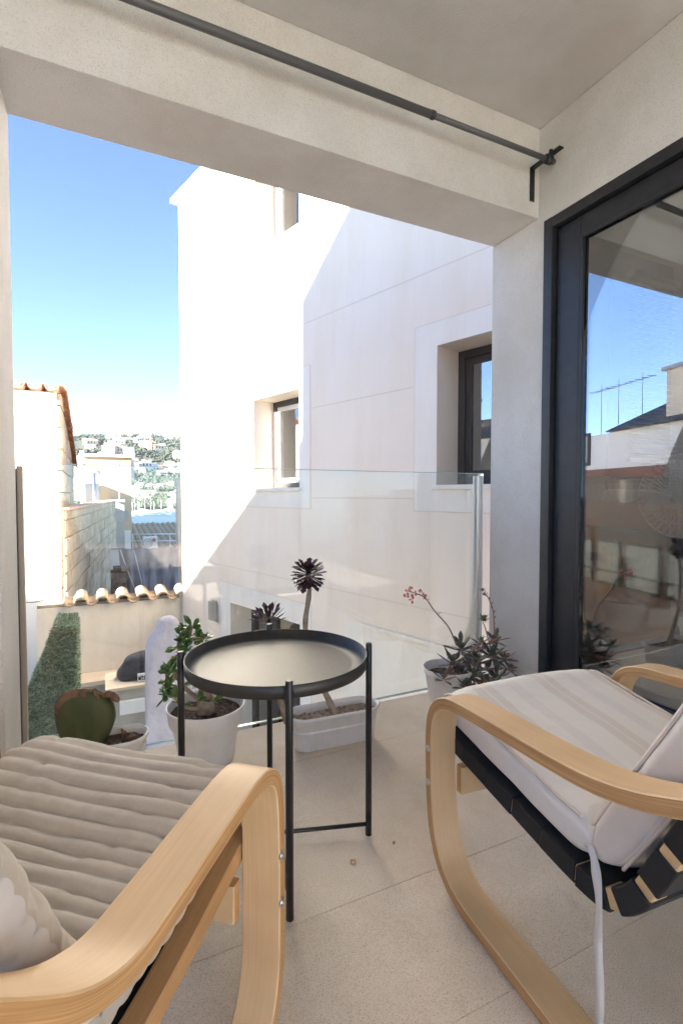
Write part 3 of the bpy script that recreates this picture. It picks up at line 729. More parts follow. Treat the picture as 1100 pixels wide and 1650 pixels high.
# yellow tower block
YT = 24
a = atY(131, 735, YT); c = atY(211, 735, YT)
tb = thing('yellow_tower_house', (a.x+1, YT, -3), 'tall plain yellow ochre house with a shaded right side', 'house')
b = MB(); b.box((a.x, YT, -3), (c.x, YT+9, a.z)); b.build('wall', M['yellow'], tb)
b = MB(); b.box((a.x-.08, YT-.08, a.z+.001), (c.x+.08, YT+9, a.z+.12)); b.build('coping', M['cream'], tb)
box_at(119, 735, 129.5, 779, YT-.03, 3, M['grey'], tb, 'chimney_block')
b = MB(); p = atY(133, 726, YT-.7); b.tube([(p.x, YT-.7, -1), (p.x, YT-.7, p.z)], .09, 8); b.build('flue_pipe', M['white'], tb)
p = atY(206, 718, YT+2); 
b = MB(); b.box((p.x-.16, YT+2, p.z-1.5), (p.x+.28, YT+2.5, p.z-.1)); b.build('chimney', M['white'], tb)
box_at(120, 779, 160, 807, YT-.6, .55, M['grey'], tb, 'lean_to')
for k, (x_, y0_, y1_, lab) in enumerate(((192, 749, 815, 'tall thin aerial mast in front of the yellow ochre house'), (152, 762, 790, 'short bent vent pipe standing in front of the yellow ochre house'))):
    p = atY(x_, y0_, 16); q = atY(x_, y1_+25, 16)
    b = MB(); b.tube([(p.x, 16, q.z-1), (p.x, 16, p.z)], .025 if k == 0 else .05, 6)
    if k: b.tube([(p.x, 16, p.z), (p.x+.12, 16, p.z+.04), (p.x+.15, 16, p.z-.04)], .05, 6)
    tag(b.build('aerial_mast' if k == 0 else 'vent_pipe', M['alu'] if k == 0 else M['steel']), lab, 'mast' if k == 0 else 'pipe')
sdp = atY(196, 830, 18)
sdh = thing('satellite_dish', sdp, 'round satellite dish behind the grey chimney pillar', 'satellite dish')
b = MB(); rr_ = .24
for i in range(5):
    for j in range(20):
        a_ = 2*math.pi*j/20; r0 = rr_*(i+.2)/4.2; b.v.append(Vector((sdp.x+r0*math.cos(a_), 18-.25*(r0)**2*4, sdp.z+r0*math.sin(a_))))
for i in range(4):
    for j in range(20): b.face((i*20+j, i*20+(j+1) % 20, (i+1)*20+(j+1) % 20, (i+1)*20+j), 0, None, True)
b.face(list(range(20))); b.build('dish', M['grey'], sdh); b = MB(); b.tube([(sdp.x, 18, sdp.z), (sdp.x, 17.7, sdp.z-.05), ], .015, 6); b.tube([(sdp.x, 18.05, sdp.z), (sdp.x, 18.1, sdp.z-1.5)], .03, 6); b.build('dish_arm', M['alu'], sdh)
p = thing('chimney_pillar', (atY(195, 850, 15.6).x, 15.6, -3), 'slim grey rendered chimney pillar between stone wall and tiled roof', 'chimney')
box_at(188.5, 809, 200.5, 884, 15.6, .25, M['grey'], p, 'shaft'); box_at(187.5, 805, 201.5, 809, 15.55, .32, M['grey'], p, 'cap')
box_at(180, 884, 212, 1000, 15.7, .25, M['white'], p, 'base_wall'); box_at(200.6, 855, 211, 884, 15.8, .2, M['white'], p, 'side_upstand')
# weathered tile roof
rf = thing('weathered_tile_roof', (atY(250, 870, 26).x, 26, -3), 'old grey brown tiled roof below the sea view', 'roof')
a = atY(205, 893, 22); c = atY(330, 893, 22); top = atY(250, 845.5, 30)
sl_d = (top - Vector((top.x, 22, a.z))); nseg = 22
rt_me = barrel(.14, sl_d.length, .02, True, 6).mesh('roof_tile_course', [M['tile_old']])
rang = math.atan2(sl_d.z, sl_d.y)
b = MB(); b.prism([(a.x, 22, a.z), (a.x, 30, top.z), (a.x, 30, -3), (a.x, 22, -3)], (c.x-a.x, 0, 0)); b.build('roof_body', M['tile_old'], rf)
x = a.x+.1
while x < c.x:
    inst('tile_course', rt_me, rf, Matrix.Translation((x-rf.location.x, 22-26, a.z+3+.08+random.uniform(-.03, .03))) @ Matrix.Rotation(rang, 4, 'X')); x += .27
# washing rail
b = MB(); 
for yy_ in (861, 872): p0 = atY(212, yy_, 20); p1 = atY(290, yy_-1, 20); b.tube([p0, (p1.x, 20, p1.z)], .02, 5)
for xx_ in (214, 250, 274): p0 = atY(xx_, 860, 20); p1 = atY(xx_, 884, 20); b.tube([p0, (p0.x, 20, p1.z)], .015, 5)
tag(b.build('wire_railing', M['white']), 'thin white wire railing in front of the weathered tiled roof', 'railing')
# AC unit
ac = thing('air_conditioner', atY(243, 884, 17), 'pale box air conditioner with a round fan and red mark on the roof', 'air conditioner')
box_at(231, 865, 254, 884, 17, .3, M['white_pvc'], ac, 'casing', .01)
p = atY(238.5, 875, 16.98); b = MB()
b.tube([p+Vector((math.cos(2*math.pi*k/20)*.13, 0, math.sin(2*math.pi*k/20)*.13)) for k in range(21)], .012, 5); b.tube([p+Vector((math.cos(2*math.pi*k/20)*.06, 0, math.sin(2*math.pi*k/20)*.06)) for k in range(21)], .008, 5)
b.build('fan_grille', M['grey'], ac)
p = atY(248.5, 870, 16.97); b = MB(); b.tube([p, p+Vector((0, .02, 0))], .055, 14); b.build('round_mark', M['red'], ac)
# tarp hanging
tp = thing('grey_tarpaulin', atY(240, 930, 12.4), 'grey tarpaulin hanging in folds behind the wavy coping', 'tarpaulin')
b = MB(); nx_, nz_ = 50, 14; tl = atY(191, 884, 12.4); tr = atY(286, 882, 12.4); blz = atY(240, 975, 12.4).z
for j in range(nz_+1):
    t = j/nz_
    for i in range(nx_+1):
        s = i/nx_; x = tl.x+(tr.x-tl.x)*s*(1-.09*t)+.10*t
        zz = (tl.z+(tr.z-tl.z)*s)*(1-t)+blz*t - .02*math.sin(s*14)*(1-t)
        yy = 12.4+.05*math.sin(s*30+t*1.5)+.04*math.sin(s*57+2)*t-.22*t+.10*noise.noise(Vector((s*6, t*3, 0)))
        b.v.append(Vector((x, yy, zz)))
for j in range(nz_):
    for i in range(nx_): a = j*(nx_+1)+i; b.face((a, a+1, a+nx_+2, a+nx_+1), 0, None, True)
b.build('cloth', M['tarp'], tp)
p0 = atY(194, 886, 12.3); p1 = atY(222, 960, 12.1); p2 = atY(240, 955, 12.1)
b = MB(); b.tube([p0, p0.lerp(p1, .5)+Vector((-.01, 0, 0)), p1], .012, 5); b.tube([atY(216, 886, 12.25), atY(228, 935, 12.12), atY(231, 960, 12.1)], .010, 5); b.build('rope', M['white'], tp)
# building filling right of the roof, and scrap heap
p = thing('scrap_stack', atY(190, 950, 11.8), 'dark stack of scrap timber between the stone wall and tarpaulin', 'scrap')
box_at(180, 922, 204, 965, 11.8, .5, M['dark'], p, 'timber'); box_at(196, 915, 208, 921, 11.7, .5, M['bark'], p, 'top_board'); box_at(183, 914, 195, 921.5, 11.75, .3, M['dark'], p, 'timber')
b = MB(); p0 = atY(20, 967, 8.2); p1 = atY(103, 946, 9.3); pts = []
for k in range(17):
    t = k/16; q = p0.lerp(p1, t); q.z -= .12*math.sin(math.pi*t); pts.append(q)
b.tube(pts, .006, 5); tag(b.build('cable', M['seal']), 'thin slack cable crossing the white wall at far left', 'cable')
pe = atY(287.5, 900, 13); b = MB(); b.box((pe.x, 13, -3), (pe.x+.5, 13.4, atY(288, 770, 13).z)); tag(b.build('cream_pier', M['cream']), 'narrow cream wall edge just left of the tall white building', 'wall')

# ------------------------------------------------------------------ bay: villas, pines, boats
vb = MB(); vb.box((-5, -4, -4), (5, 4, 3)); vb.box((-2, -3, 3), (4, 3, 5.4)); me_a = vb.mesh('villa_wall', [M['villa']])
vb = MB(); vb.box((-6, -4, -4), (6, 4, 2.8)); me_b = vb.mesh('villa_wall', [M['villa2']])
vr = MB(); vr.prism([(-6.6, -4.6, 2.82), (-6.6, 4.6, 2.82), (-6.6, 0, 4.8)], (13.2, 0, 0)); me_r = vr.mesh('villa_roof', [M['tile']])
vw = MB()
for xx_ in (-3.2, -.2, 2.6): vw.box((xx_-.6, -4.08, -.2), (xx_+.8, -4.02, 1.6))
me_w = vw.mesh('villa_window', [M['seal']])
rv = random.Random(3)
def villa(x, y, s=1, k=0):
    z = hz(x, y); t = thing('hillside_villa', (x, y, z+4*s), 'small pale villa among the pines on the far hillside', 'villa', 'villas scattered over the far hillside', rv.uniform(-.5, .5))
    t.scale = (s, s, s)
    inst('villa_wall', me_b if k else me_a, t, Matrix()); inst('villa_windows', me_w, t, Matrix())
    if k: inst('villa_roof', me_r, t, Matrix())
vpts = []
for _ in range(85):
    y = rv.uniform(640, 1500); az_ = rad(rv.uniform(-5, 10)); villa(math.tan(az_)*y, y, rv.uniform(.8, 1.7)*(.5+y/1500), rv.random() < .45)
for _ in range(24):
    y = rv.uniform(440, 620); az_ = rad(rv.uniform(2.2, 8.5)); villa(math.tan(az_)*y, y, rv.uniform(.5, .95), rv.random() < .3)
b = MB(); rt = random.Random(5)
def clump(b, p, r):
    k = len(b.v); vs = [(0, 0, 1), (.9, 0, .25), (.28, .86, .3), (-.73, .53, .2), (-.73, -.53, .3), (.28, -.86, .2), (0, 0, -.6)]
    a = rt.uniform(0, 6)
    for v in vs:
        j = rt.uniform(.75, 1.25); b.v.append(p+Vector(((v[0]*math.cos(a)-v[1]*math.sin(a)), (v[0]*math.sin(a)+v[1]*math.cos(a)), v[2]))*r*j)
    for i in range(5): b.face((k, k+1+i, k+1+(i+1) % 5)); b.face((k+6, k+1+(i+1) % 5, k+1+i))
for _ in range(15000):
    y = 436+1250*rt.random()**1.5; az_ = rad(rt.uniform(-7, 13)); x = math.tan(az_)*y
    if noise.noise(Vector((x/60, y/60, 0))) < -.18: continue
    clump(b, Vector((x, y, hz(x, y)+1.5)), rt.uniform(2, 4.5)*(.6+y/1600))
stuff(b.build('pine_wood', M['shrub']))
# boats
def boat(x, y, s, mast=True):
    t = thing('moored_sailboat' if mast else 'moored_motorboat', (x, y, -12), 'white sailing boat with bare mast moored off the far shore' if mast else 'low white motorboat moored off the far shore', 'boat', 'sailing boats moored across the bay' if mast else 'motorboats moored across the bay', rv.uniform(-.4, .4))
    t.scale = (s, s, s)
    h_ = MB(); h_.prism([(-5, -.9, 1.1), (5.5, 0, 1.5), (-5, .9, 1.1), (-5.2, .7, 0), (-5.2, -.7, 0)][:3], (0, 0, -1.1)); 
    h_.build('hull', M['boat'], t, world=False)
    h_ = MB(); h_.box((-3, -.6, 1.1), (1.5, .6, 1.9)); h_.build('cabin', M['boat'], t, world=False)
    if mast:
        h_ = MB(); h_.tube([(0.3, 0, 1), (.3, 0, 14)], .16, 5); h_.tube([(.3, 0, 2.4), (-4.2, 0, 2.6)], .14, 5); h_.build('mast', M['boat'], t, world=False)
for _ in range(20):
    y = rv.uniform(340, 414); az_ = rad(rv.uniform(2.4, 8.4)); boat(math.tan(az_)*y, y, rv.uniform(.55, 1.0), True)
for _ in range(16):
    y = rv.uniform(335, 414); az_ = rad(rv.uniform(2.4, 8.4)); boat(math.tan(az_)*y, y, rv.uniform(.8, 1.6), False)

# ================================================================== houses across the street (seen mirrored in the door; they shade the yard)
FA = rad(-15.2); FD = Vector((math.sin(FA), math.cos(FA), 0)); FN = Vector((FD.y, -FD.x, 0)); FP = Vector((-7.2, 7.6, 0))   # FN towards us
def fp(s, z, d=0): return FP+FD*s+FN*d+Vector((0, 0, z))
def fbox(b, s0, s1, z0, z1, d0, d1, m=0): b.obox(fp(s0, z0, d0), FD*(s1-s0), FN*(d1-d0), Vector((0, 0, z1-z0)), m); return b
ph = thing('pink_house', fp(0, -3), 'dull pink house across the street, mirrored in the patio door glass', 'house')
fbox(MB(), -4.2, 4.2, -3, .74, -2.8, 0).build('wall', M['pink'], ph)
for s0, s1 in ((-4.1, .0), (.16, 4.1)):
    pass
fbox(MB(), -.08, .12, .741, 1.25, -.2, 0).build('terrace_pillar', M['cream'], ph)
b = MB()
for k in range(38):
    s = -4.0+k*.215
    if abs(s) < .2: continue
    b.tube([fp(s+.05*math.sin(i*1.6), .76+.42*i/6, -.08) for i in range(7)], .009, 5)
b.build('ornate_railing', M['white'], ph)
fbox(MB(), -4.1, 4.1, 1.19, 1.22, -.12, -.04).build('hand_rail', M['brown_alu'], ph)
b = MB(); 
for k in range(3): fbox(b, -4.0, 4.1, .12-.03*k, .15-.03*k, .0, .5-.1*k)
b.build('tiled_canopy', M['slate'], ph)
for (s0, s1) in ((-3.6, -2.6), (-2.4, -1.3), (-1.15, -.15), (0.0, .8), (.95, 1.9), (2.2, 3.2)):
    fr = fbox(MB(), s0, s1, -1.2, -.15, .001, .05).build('window_frame', M['brown_alu'], ph)
    fbox(MB(), s0+.06, s1-.06, -.85, -.21, .051, .06).build('pane', M['curtain'], fr); fbox(MB(), s0+.06, s1-.06, -1.14, -.91, .051, .06).build('pane', M['curtain'], fr)
wh = thing('white_upper_house', fp(4, -3, -3), 'sunlit white upper house behind the pink one, mirrored in the door', 'house')
fbox(MB(), -6, 9.5, -3, 2.9, -7, -3).build('wall', M['white'], wh)
fbox(MB(), -6, 9.5, -3, 1.75, -2.995, -2.9).build('lower_wall', M['pink'], wh)
fr = fbox(MB(), 5.2, 6.4, 1.9, 3.0, -2.999, -2.95).build('window_frame', M['brown_alu'], wh); fbox(MB(), 5.3, 6.3, 2.0, 2.9, -2.949, -2.94).build('pane', M['curtain'], fr)
b = MB(); b.prism([fp(-6, 2.9, -2.7), fp(-6, 3.9, -5), fp(-6, 2.9, -7.3)], FD*10.2); b.build('roof', M['slate'], wh)
fbox(MB(), 1.6, 2.3, 3.0, 4.4, -3.8, -3.2).build('chimney', M['cream'], wh)
fbox(MB(), 1.5, 2.4, 4.401, 4.5, -3.9, -3.1).build('chimney_cap', M['grey'], wh)
for k, s_ in enumerate((5.1, 4.3, 3.3)):
    b = MB(); b.tube([fp(s_, 2.8, -3.3), fp(s_, 4.6, -3.3)], .012, 5); b.tube([fp(s_-.5, 4.4, -3.3), fp(s_+.5, 4.4, -3.3)], .008, 5)
    for q in range(4): b.tube([fp(s_-.4+.25*q, 4.4, -3.5), fp(s_-.4+.25*q, 4.4, -3.1)], .008, 4)
    tag(b.build('roof_aerial', M['seal']), 'thin television aerial on the mirrored roof line', 'aerial', 'aerials on the mirrored roof')
# big houses to the left whose roofs shade the neighbouring wall: stepped, sloping roofs
SX = -8.0
def back(s, z):
    Wp = nb_pt(s, z); hx = sd.x/math.hypot(sd.x, sd.y); hy = sd.y/math.hypot(sd.x, sd.y)
    t = (SX-Wp.x)/hx; return (Wp.y+hy*t, z+t*math.tan(SUN_EL))
k1 = back(1.19, 3.884); k2 = back(1.985, 3.16); k3 = back(1.987, 1.62); k4 = back(3.05, .937); k5 = back(5.38, -.787)
e1 = ((k1[1]-k2[1])/(k1[0]-k2[0]))
sh = thing('tall_side_house', (SX-1.5, -2, -3), 'tall gabled house down the street to the left', 'house')
yb = -2.6  # unseen house end cut short so sun bounces in from behind the camera
b = MB(); b.prism([(SX, yb, -3), (SX, k2[0], -3), (SX, k2[0], k2[1]), (SX, k2[0]-3, k2[1]-e1*3), (SX, yb, k2[1]-e1*3)], (-3, -.762, 0)); b.build('wall', M['cream'], sh)
th = thing('roof_storey', (SX-1.5, 5, .745), 'dark sloping roof storey standing on the mirrored pink house', 'roof storey')
e2 = (k5[1]-k4[1])/(k5[0]-k4[0])
b = MB(); b.prism([(SX+.02, k3[0]-.06, .745), (SX+.02, k5[0]+.9, .745), (SX+.02, k5[0]+.5, 1.9), (SX+.02, k5[0], k5[1]), (SX+.02, k4[0], k4[1]), (SX+.02, k3[0]-.06, k3[1]+.0)], (-2.5, 0, 0)); b.build('wall', M['slate'], th)
print('OCC', k1, k2, k3, k4, k5)
exec_later = True

# ================================================================== curtain rod
rod = thing('curtain_rod', (.8, 1.56, 2.3), 'dark grey metal curtain rod under the ceiling with bracket', 'curtain rod')
ra = Vector((XR-.02, 1.556, 2.3)); rb_ = Vector((-.9, 1.575, 2.3))
j1 = atY(695, 180, 1.56)
jx = j1.x
b = MB(); b.tube([(jx, 1.56, 2.3), (XR-.01, 1.556, 2.3)], .0105, 14); b.build('thin_tube', M['rod'], rod)
b = MB(); b.tube([(-1.0, 1.572, 2.3), (jx, 1.56, 2.3)], .0135, 14); b.build('thick_tube', M['rod'], rod)
b = MB(); b.tube([(jx-.002, 1.56, 2.3), (jx+.012, 1.56, 2.3)], .0150, 14); b.build('joint_ring', M['anthracite'], rod)
b = MB(); b.box((XR-.055, YB-.006, 2.175), (XR-.03, YB-.001, 2.315)); b.box((XR-.055, 1.49, 2.309), (XR-.03, YB-.0065, 2.315)); b.build('wall_bracket', M['black_metal'], rod, bev=.001)
b = MB(); b.tube([(XR-.058, 1.556, 2.3), (XR-.028, 1.556, 2.3)], .018, 14); b.tube([(XR-.045, 1.548, 2.3), (XR-.045, 1.54, 2.33)], .008, 8); b.build('clamp', M['black_metal'], rod)

# ================================================================== side table
tc_ = Vector((.4125, 1.2465, 0)); TR = .232
st = thing('side_table', tc_, 'round black metal tray table on thin legs between the two armchairs', 'side table')
legs = [Vector((.639, 1.178, 0)), Vector((.354, .983, 0))]
legs += [2*tc_-legs[0], 2*tc_-legs[1]]
b = MB(); zt_ = .478
b.lathe([(TR-.004, zt_), (TR, zt_+.002), (TR+.001, zt_+.031), (TR-.0003, zt_+.0313), (TR-.0018, zt_+.031), (TR-.003, zt_+.006), (.19, zt_+.0045), (.02, zt_+.0045)], tc_, 96); b.build('tray', M['tray'], st)
for l in legs:
    b = MB(); dr = (l-tc_).normalized(); p = tc_+dr*(TR+.0105)
    b.tube([(p.x, p.y, 0), (p.x, p.y, .521), (p.x, p.y, .524)], [.0085, .0085, .007], 14)
    b.tube([(p.x, p.y, zt_-.004), (p.x-dr.x*.03, p.y-dr.y*.03, zt_-.004)], .005, 8); b.build('leg', M['black_metal'], st)
for i, (a, c) in enumerate(((0, 2), (1, 3))):
    b = MB(); P_ = tc_+(legs[a]-tc_).normalized()*(TR+.01); Q_ = tc_+(legs[c]-tc_).normalized()*(TR+.01); z_ = .03+.011*i
    b.tube([(P_.x, P_.y, z_), (Q_.x, Q_.y, z_)], .0055, 8); b.build('cross_bar', M['black_metal'], st)

# ================================================================== armchairs
def strip(b, path, x0, x1, th, m_face=0, m_edge=1):
    """sweep a laminated strip: path of (y,z), width x0..x1, thickness th"""
    P = [Vector((0, p[0], p[1])) for p in path]; n = len(P); s = 0; L = [0]
    for i in range(1, n): L.append(L[-1]+(P[i]-P[i-1]).length)
    k = len(b.v)
    r = .0022
    for i in range(n):
        t = (P[min(i+1, n-1)]-P[max(i-1, 0)]).normalized(); nn_ = Vector((0, -t.z, t.y))
        a = P[i]+nn_*th/2; c = P[i]-nn_*th/2
        ring = [(x0+r, a), (x1-r, a), (x1, a-nn_*r), (x1, c+nn_*r), (x1-r, c), (x0+r, c), (x0, c+nn_*r), (x0, a-nn_*r)]
        for x, q in ring: b.v.append(Vector((x, q.y, q.z)))
    rings = [b.v[k+i*8:k+i*8+8] for i in range(n)]; del b.v[k:]
    for j in range(8):
        j2 = (j+1) % 8; m_ = m_edge if j in (2, 6) else m_face; kk = len(b.v)
        if j in (0, 4): va, vb_ = 0, .066
        elif j in (2, 6): va, vb_ = 0, th
        else: va, vb_ = 0, .004
        for i in range(n): b.v.append(rings[i][j].copy()); b.v.append(rings[i][j2].copy())
        for i in range(n-1):
            b.face((kk+2*i, kk+2*i+1, kk+2*i+3, kk+2*i+2), m_, [(L[i], va), (L[i], vb_), (L[i+1], vb_), (L[i+1], va)], True)
    kk = len(b.v); b.v += [q.copy() for q in rings[0]]; b.face([kk+j for j in range(8)][::-1], m_edge)
    kk = len(b.v); b.v += [q.copy() for q in rings[-1]]; b.face([kk+j for j in range(8)], m_edge)

def cushion(path, hw, ht, quilt=0, seed=0, sag=0, two=False, xoff=0, wav=.003, n_around=64, power=4.5, endr=.05, creases=0):
    """closed padded slab following path (y,z) ; superellipse section"""
    b = MB(); P = [Vector((0, p[0], p[1])) for p in path]; n = len(P); L = [0]
    for i in range(1, n): L.append(L[-1]+(P[i]-P[i-1]).length)
    T = L[-1]
    for i in range(n):
        t = (P[min(i+1, n-1)]-P[max(i-1, 0)]).normalized(); nn_ = Vector((0, t.z, -t.y)); s = L[i]
        e = min(s, T-s); f = math.sqrt(max(0, 1-(1-min(1, e/endr))**2)); f = max(f, .03)
        for j in range(n_around):
            a = 2*math.pi*j/n_around; c_, s_ = math.cos(a), math.sin(a)
            x = math.copysign(abs(c_)**(2/power), c_); y_ = math.copysign(abs(s_)**(2/power), s_)
            X = x*hw*(.985+.015*f); Hh = y_*ht*f
            dome = (1-abs(x)**3)*.25*ht*f*(1 if y_ > 0 else .3)*(1 if s_ > 0 else -1)*abs(y_)**.5
            Hh += dome
            nz = noise.noise(Vector((X*5+seed, s*5, seed)))*wav*2+noise.noise(Vector((X*16+seed, s*16, 2.)))*wav
            if quilt and abs(y_) > .3:
                ph_ = (s/quilt+.12*noise.noise(Vector((X*3, s*2, seed)))) % 1.0
                q = -(.0115)*(1-abs(math.sin(math.pi*ph_))**.55)
                if creases:
                    cc = noise.noise(Vector((X*9+7*math.floor(s/quilt+.0)*1.7, seed*3., math.floor(s/quilt)*5.3)))
                    q -= .006*max(0, 1-abs(cc)*8)
                nz += q*f
            dv = nn_*(Hh+(nz if y_ > 0 else -nz)*min(1, abs(y_)*1.4)*(1 if s_ >= 0 else 1))
            b.v.append(P[i]+dv-nn_*sag*(1-x*x)*min(1, e/.12)+Vector((X+xoff, 0, 0)))
    for i in range(n-1):
        for j in range(n_around): b.face((i*n_around+j, i*n_around+(j+1) % n_around, (i+1)*n_around+(j+1) % n_around, (i+1)*n_around+j), 1 if (two and math.cos(2*math.pi*(j+.5)/n_around) > .35 and math.sin(2*math.pi*(j+.5)/n_around) < .12) else 0, [(0, 0)]*4, True)  # two: lower right side faces take the painted lit tone
    b.face([j for j in range(n_around)][::-1]); b.face([(n-1)*n_around+j for j in range(n_around)])
    # fix orientation
    return b
def resample(pts, d):
    c = catmull([(0, p[0], p[1]) for p in pts], 40); L = [0]
    for i in range(1, len(c)): L.append(L[-1]+(c[i]-c[i-1]).length)
    n = max(2, int(L[-1]/d)); out = []; k = 0
    for i in range(n+1):
        t = L[-1]*i/n
        while k < len(L)-2 and L[k+1] < t: k += 1
        f = (t-L[k])/max(1e-9, L[k+1]-L[k]); q = c[k].lerp(c[k+1], min(1, f)); out.append((q.y, q.z))
    return out
def fixn(o):
    bm = bmesh.new(); bm.from_mesh(o.data); bmesh.ops.recalc_face_normals(bm, faces=bm.faces); bm.to_mesh(o.data); bm.free(); return o
def wn(o): return o
W2 = .33; FW = .07; TH_ = .026

def armchair(name, loc, yaw, label, loop, rail, railmat, seatp, backp, fabric, quilt, webbing, wl=0):
    t = thing(name, (loc[0], loc[1], 0), label, 'armchair', 'bentwood armchairs on the balcony', -yaw)
    path = resample(loop, .008)
    for sgn in (-1, 1):
        b = MB(); x0, x1 = (-W2-wl, -W2+FW-wl) if sgn < 0 else (W2-FW, W2)
        strip(b, path, x0, x1, TH_); wn(fixn(b.build('arm_loop', [M['birch'], M['birch_edge']], t, world=False)))
    for y_, z0, z1, th in ((-.04, .20, .265, .022), (-.70, .10, .165, .022)):
        b = MB(); k = len(b.v)
        strip(b, [(y_, z0), (y_, (z0+z1)/2), (y_, z1)], -W2+FW+.0005-wl, W2-FW-.0005, th); fixn(b.build('cross_bar', [M['birch'], M['birch_edge']], t, world=False))
    for sgn in (-1, 1):
        for z_ in (.31, .228):
            b = MB(); x = sgn*W2; b.tube([(x-sgn*.001, -.016, z_), (x+sgn*.003, -.016, z_)], .0075, 12); b.tube([(x+sgn*.003, -.016, z_), (x+sgn*.0045, -.016, z_)], .004, 8); b.build('bolt', M['steel'], t, world=False)
    for x in (-.19, .19):
        b = MB(); b.tube([(x, -.052, .235), (x, -.056, .235)], .006, 10); b.build('bolt', M['steel'], t, world=False)
    rp = resample(rail, .003)
    for sgn in (-1, 1):
        b = MB(); x0, x1 = (-.258, -.222) if sgn < 0 else (.222, .258)
        strip(b, rp, x0, x1, .032); wn(fixn(b.build('seat_rail', [railmat, railmat], t, world=False)))
    L = [0]
    for i in range(1, len(rp)): L.append(L[-1]+math.dist(rp[i], rp[i-1]))
    if webbing:
        s0 = .0; k = 0
        while s0 < L[-1]-.09:
            seg = [p for p, l in zip(rp, L) if s0-.001 <= l <= s0+.0825]
            curved = .40 < s0 < .68
            if curved: seg = [p for p, l in zip(rp, L) if s0+.004 <= l <= s0+.070]
            if len(seg) > 1:
                b = MB(); jj = random.uniform(-.002, .002)
                strip(b, seg, -.2615+jj, .2615+jj, .039); fixn(b.build('webbing_strap', [M['black_web'], M['black_web']], t, world=False))
            s0 += .0838; k += 1
    else:
        b = MB(); seg = rp[2:-2]; strip(b, seg, -.221, .221, .006); fixn(b.build('sling', [M['black_web'], M['black_web']], t, world=False))
    sp = resample(seatp, .004 if quilt else .008); bp = resample(backp, .004 if quilt else .008)
    sc_ = fixn(cushion(sp, .252, .042, quilt, 1, sag=.022 if quilt else .006, n_around=120 if quilt else 72, creases=1 if quilt else 0, wav=.0025).build('seat_cushion', fabric, t, world=False))
    bc = fixn(cushion(bp, .250, .045, quilt, 4, two=bool(quilt), n_around=120 if quilt else 72, creases=1 if quilt else 0, wav=.003).build('back_cushion', [fabric, M['lit_side']] if quilt else [M['striped'], M['ticking_side']], t, world=False))
    if not quilt:
        for o, pth, hw, ht in ((sc_, sp, .252, .042), (bc, bp, .25, .045)):
            for sg in (-1, 1):
                for tb_ in ((.80,) if o is sc_ else (.80, -.80)):
                    P = [Vector((0, p[0], p[1])) for p in pth]; pts = []
                    for i in range(4, len(P)-4):
                        tt = (P[i+1]-P[i-1]).normalized(); nn_ = Vector((0, tt.z, -tt.y)); sgn_n = 1 if True else -1
                        pts.append(P[i]-nn_*0+nn_*(ht*tb_*(1))+Vector((sg*(hw*.955), 0, 0)))
                    b = MB(); b.tube(pts, .0035, 6); b.build('piping', M['piping'], o, world=False)
        for f in bc.data.polygons:
            c = f.center
            if abs(c.x) > .243: f.material_index = 1
    return t
loopR = [(-.80, .66), (-.74, .595), (-.68, .548), (-.61, .514), (-.55, .492), (-.48, .476), (-.40, .468), (-.28, .462), (-.16, .455), (-.10, .449), (-.055, .432), (-.026, .40), (-.014, .355), (-.013, .30), (-.016, .22), (-.024, .15), (-.036, .105), (-.062, .06), (-.10, .032), (-.15, .018), (-.22, .0155), (-.5, .0155), (-.8, .0155), (-1.0, .03)]
railR = [(.02, .315), (-.05, .303), (-.18, .283), (-.30, .264), (-.40, .252), (-.455, .256), (-.50, .285), (-.535, .34), (-.59, .45), (-.70, .66), (-.82, .88)]
seatR = [(.045, .345), (.025, .378), (-.03, .372), (-.12, .356), (-.22, .340), (-.33, .320), (-.42, .312)]
backR = [(-.425, .30), (-.47, .375), (-.53, .48), (-.62, .64), (-.72, .82), (-.80, .96)]
rch = armchair('armchair', (1.036, .979), rad(4.5), 'bentwood armchair with cream striped cushions and black webbing by the patio door', loopR, railR, M['birch'], seatR, backR, M['striped'], 0, True)
loopL = [(-.66, .69), (-.60, .622), (-.545, .565), (-.50, .522), (-.46, .488), (-.42, .465), (-.375, .453), (-.31, .456), (-.19, .468), (-.10, .474), (-.055, .465), (-.026, .44), (-.014, .39), (-.010, .30), (-.010, .2), (-.014, .12), (-.03, .07), (-.06, .035), (-.11, .018), (-.2, .0155), (-.6, .0155), (-.9, .02)]
railL = [(.015, .312), (-.03, .300), (-.18, .265), (-.30, .245), (-.40, .24), (-.455, .256), (-.49, .30), (-.52, .36), (-.58, .49), (-.66, .66), (-.72, .80)]
seatL = [(.055, .29), (.055, .345), (.03, .385), (-.03, .388), (-.09, .375), (-.18, .345), (-.30, .335), (-.38, .335)]
backL = [(-.33, .33), (-.385, .41), (-.43, .50), (-.49, .62), (-.56, .76), (-.61, .88)]
lch = armchair('armchair', (.032, 1.028), rad(41.3), 'bentwood armchair with quilted taupe cushions at the lower left', loopL, railL, M['pine_rail'], seatL, backL, M['taupe'], .0285, False, .03)
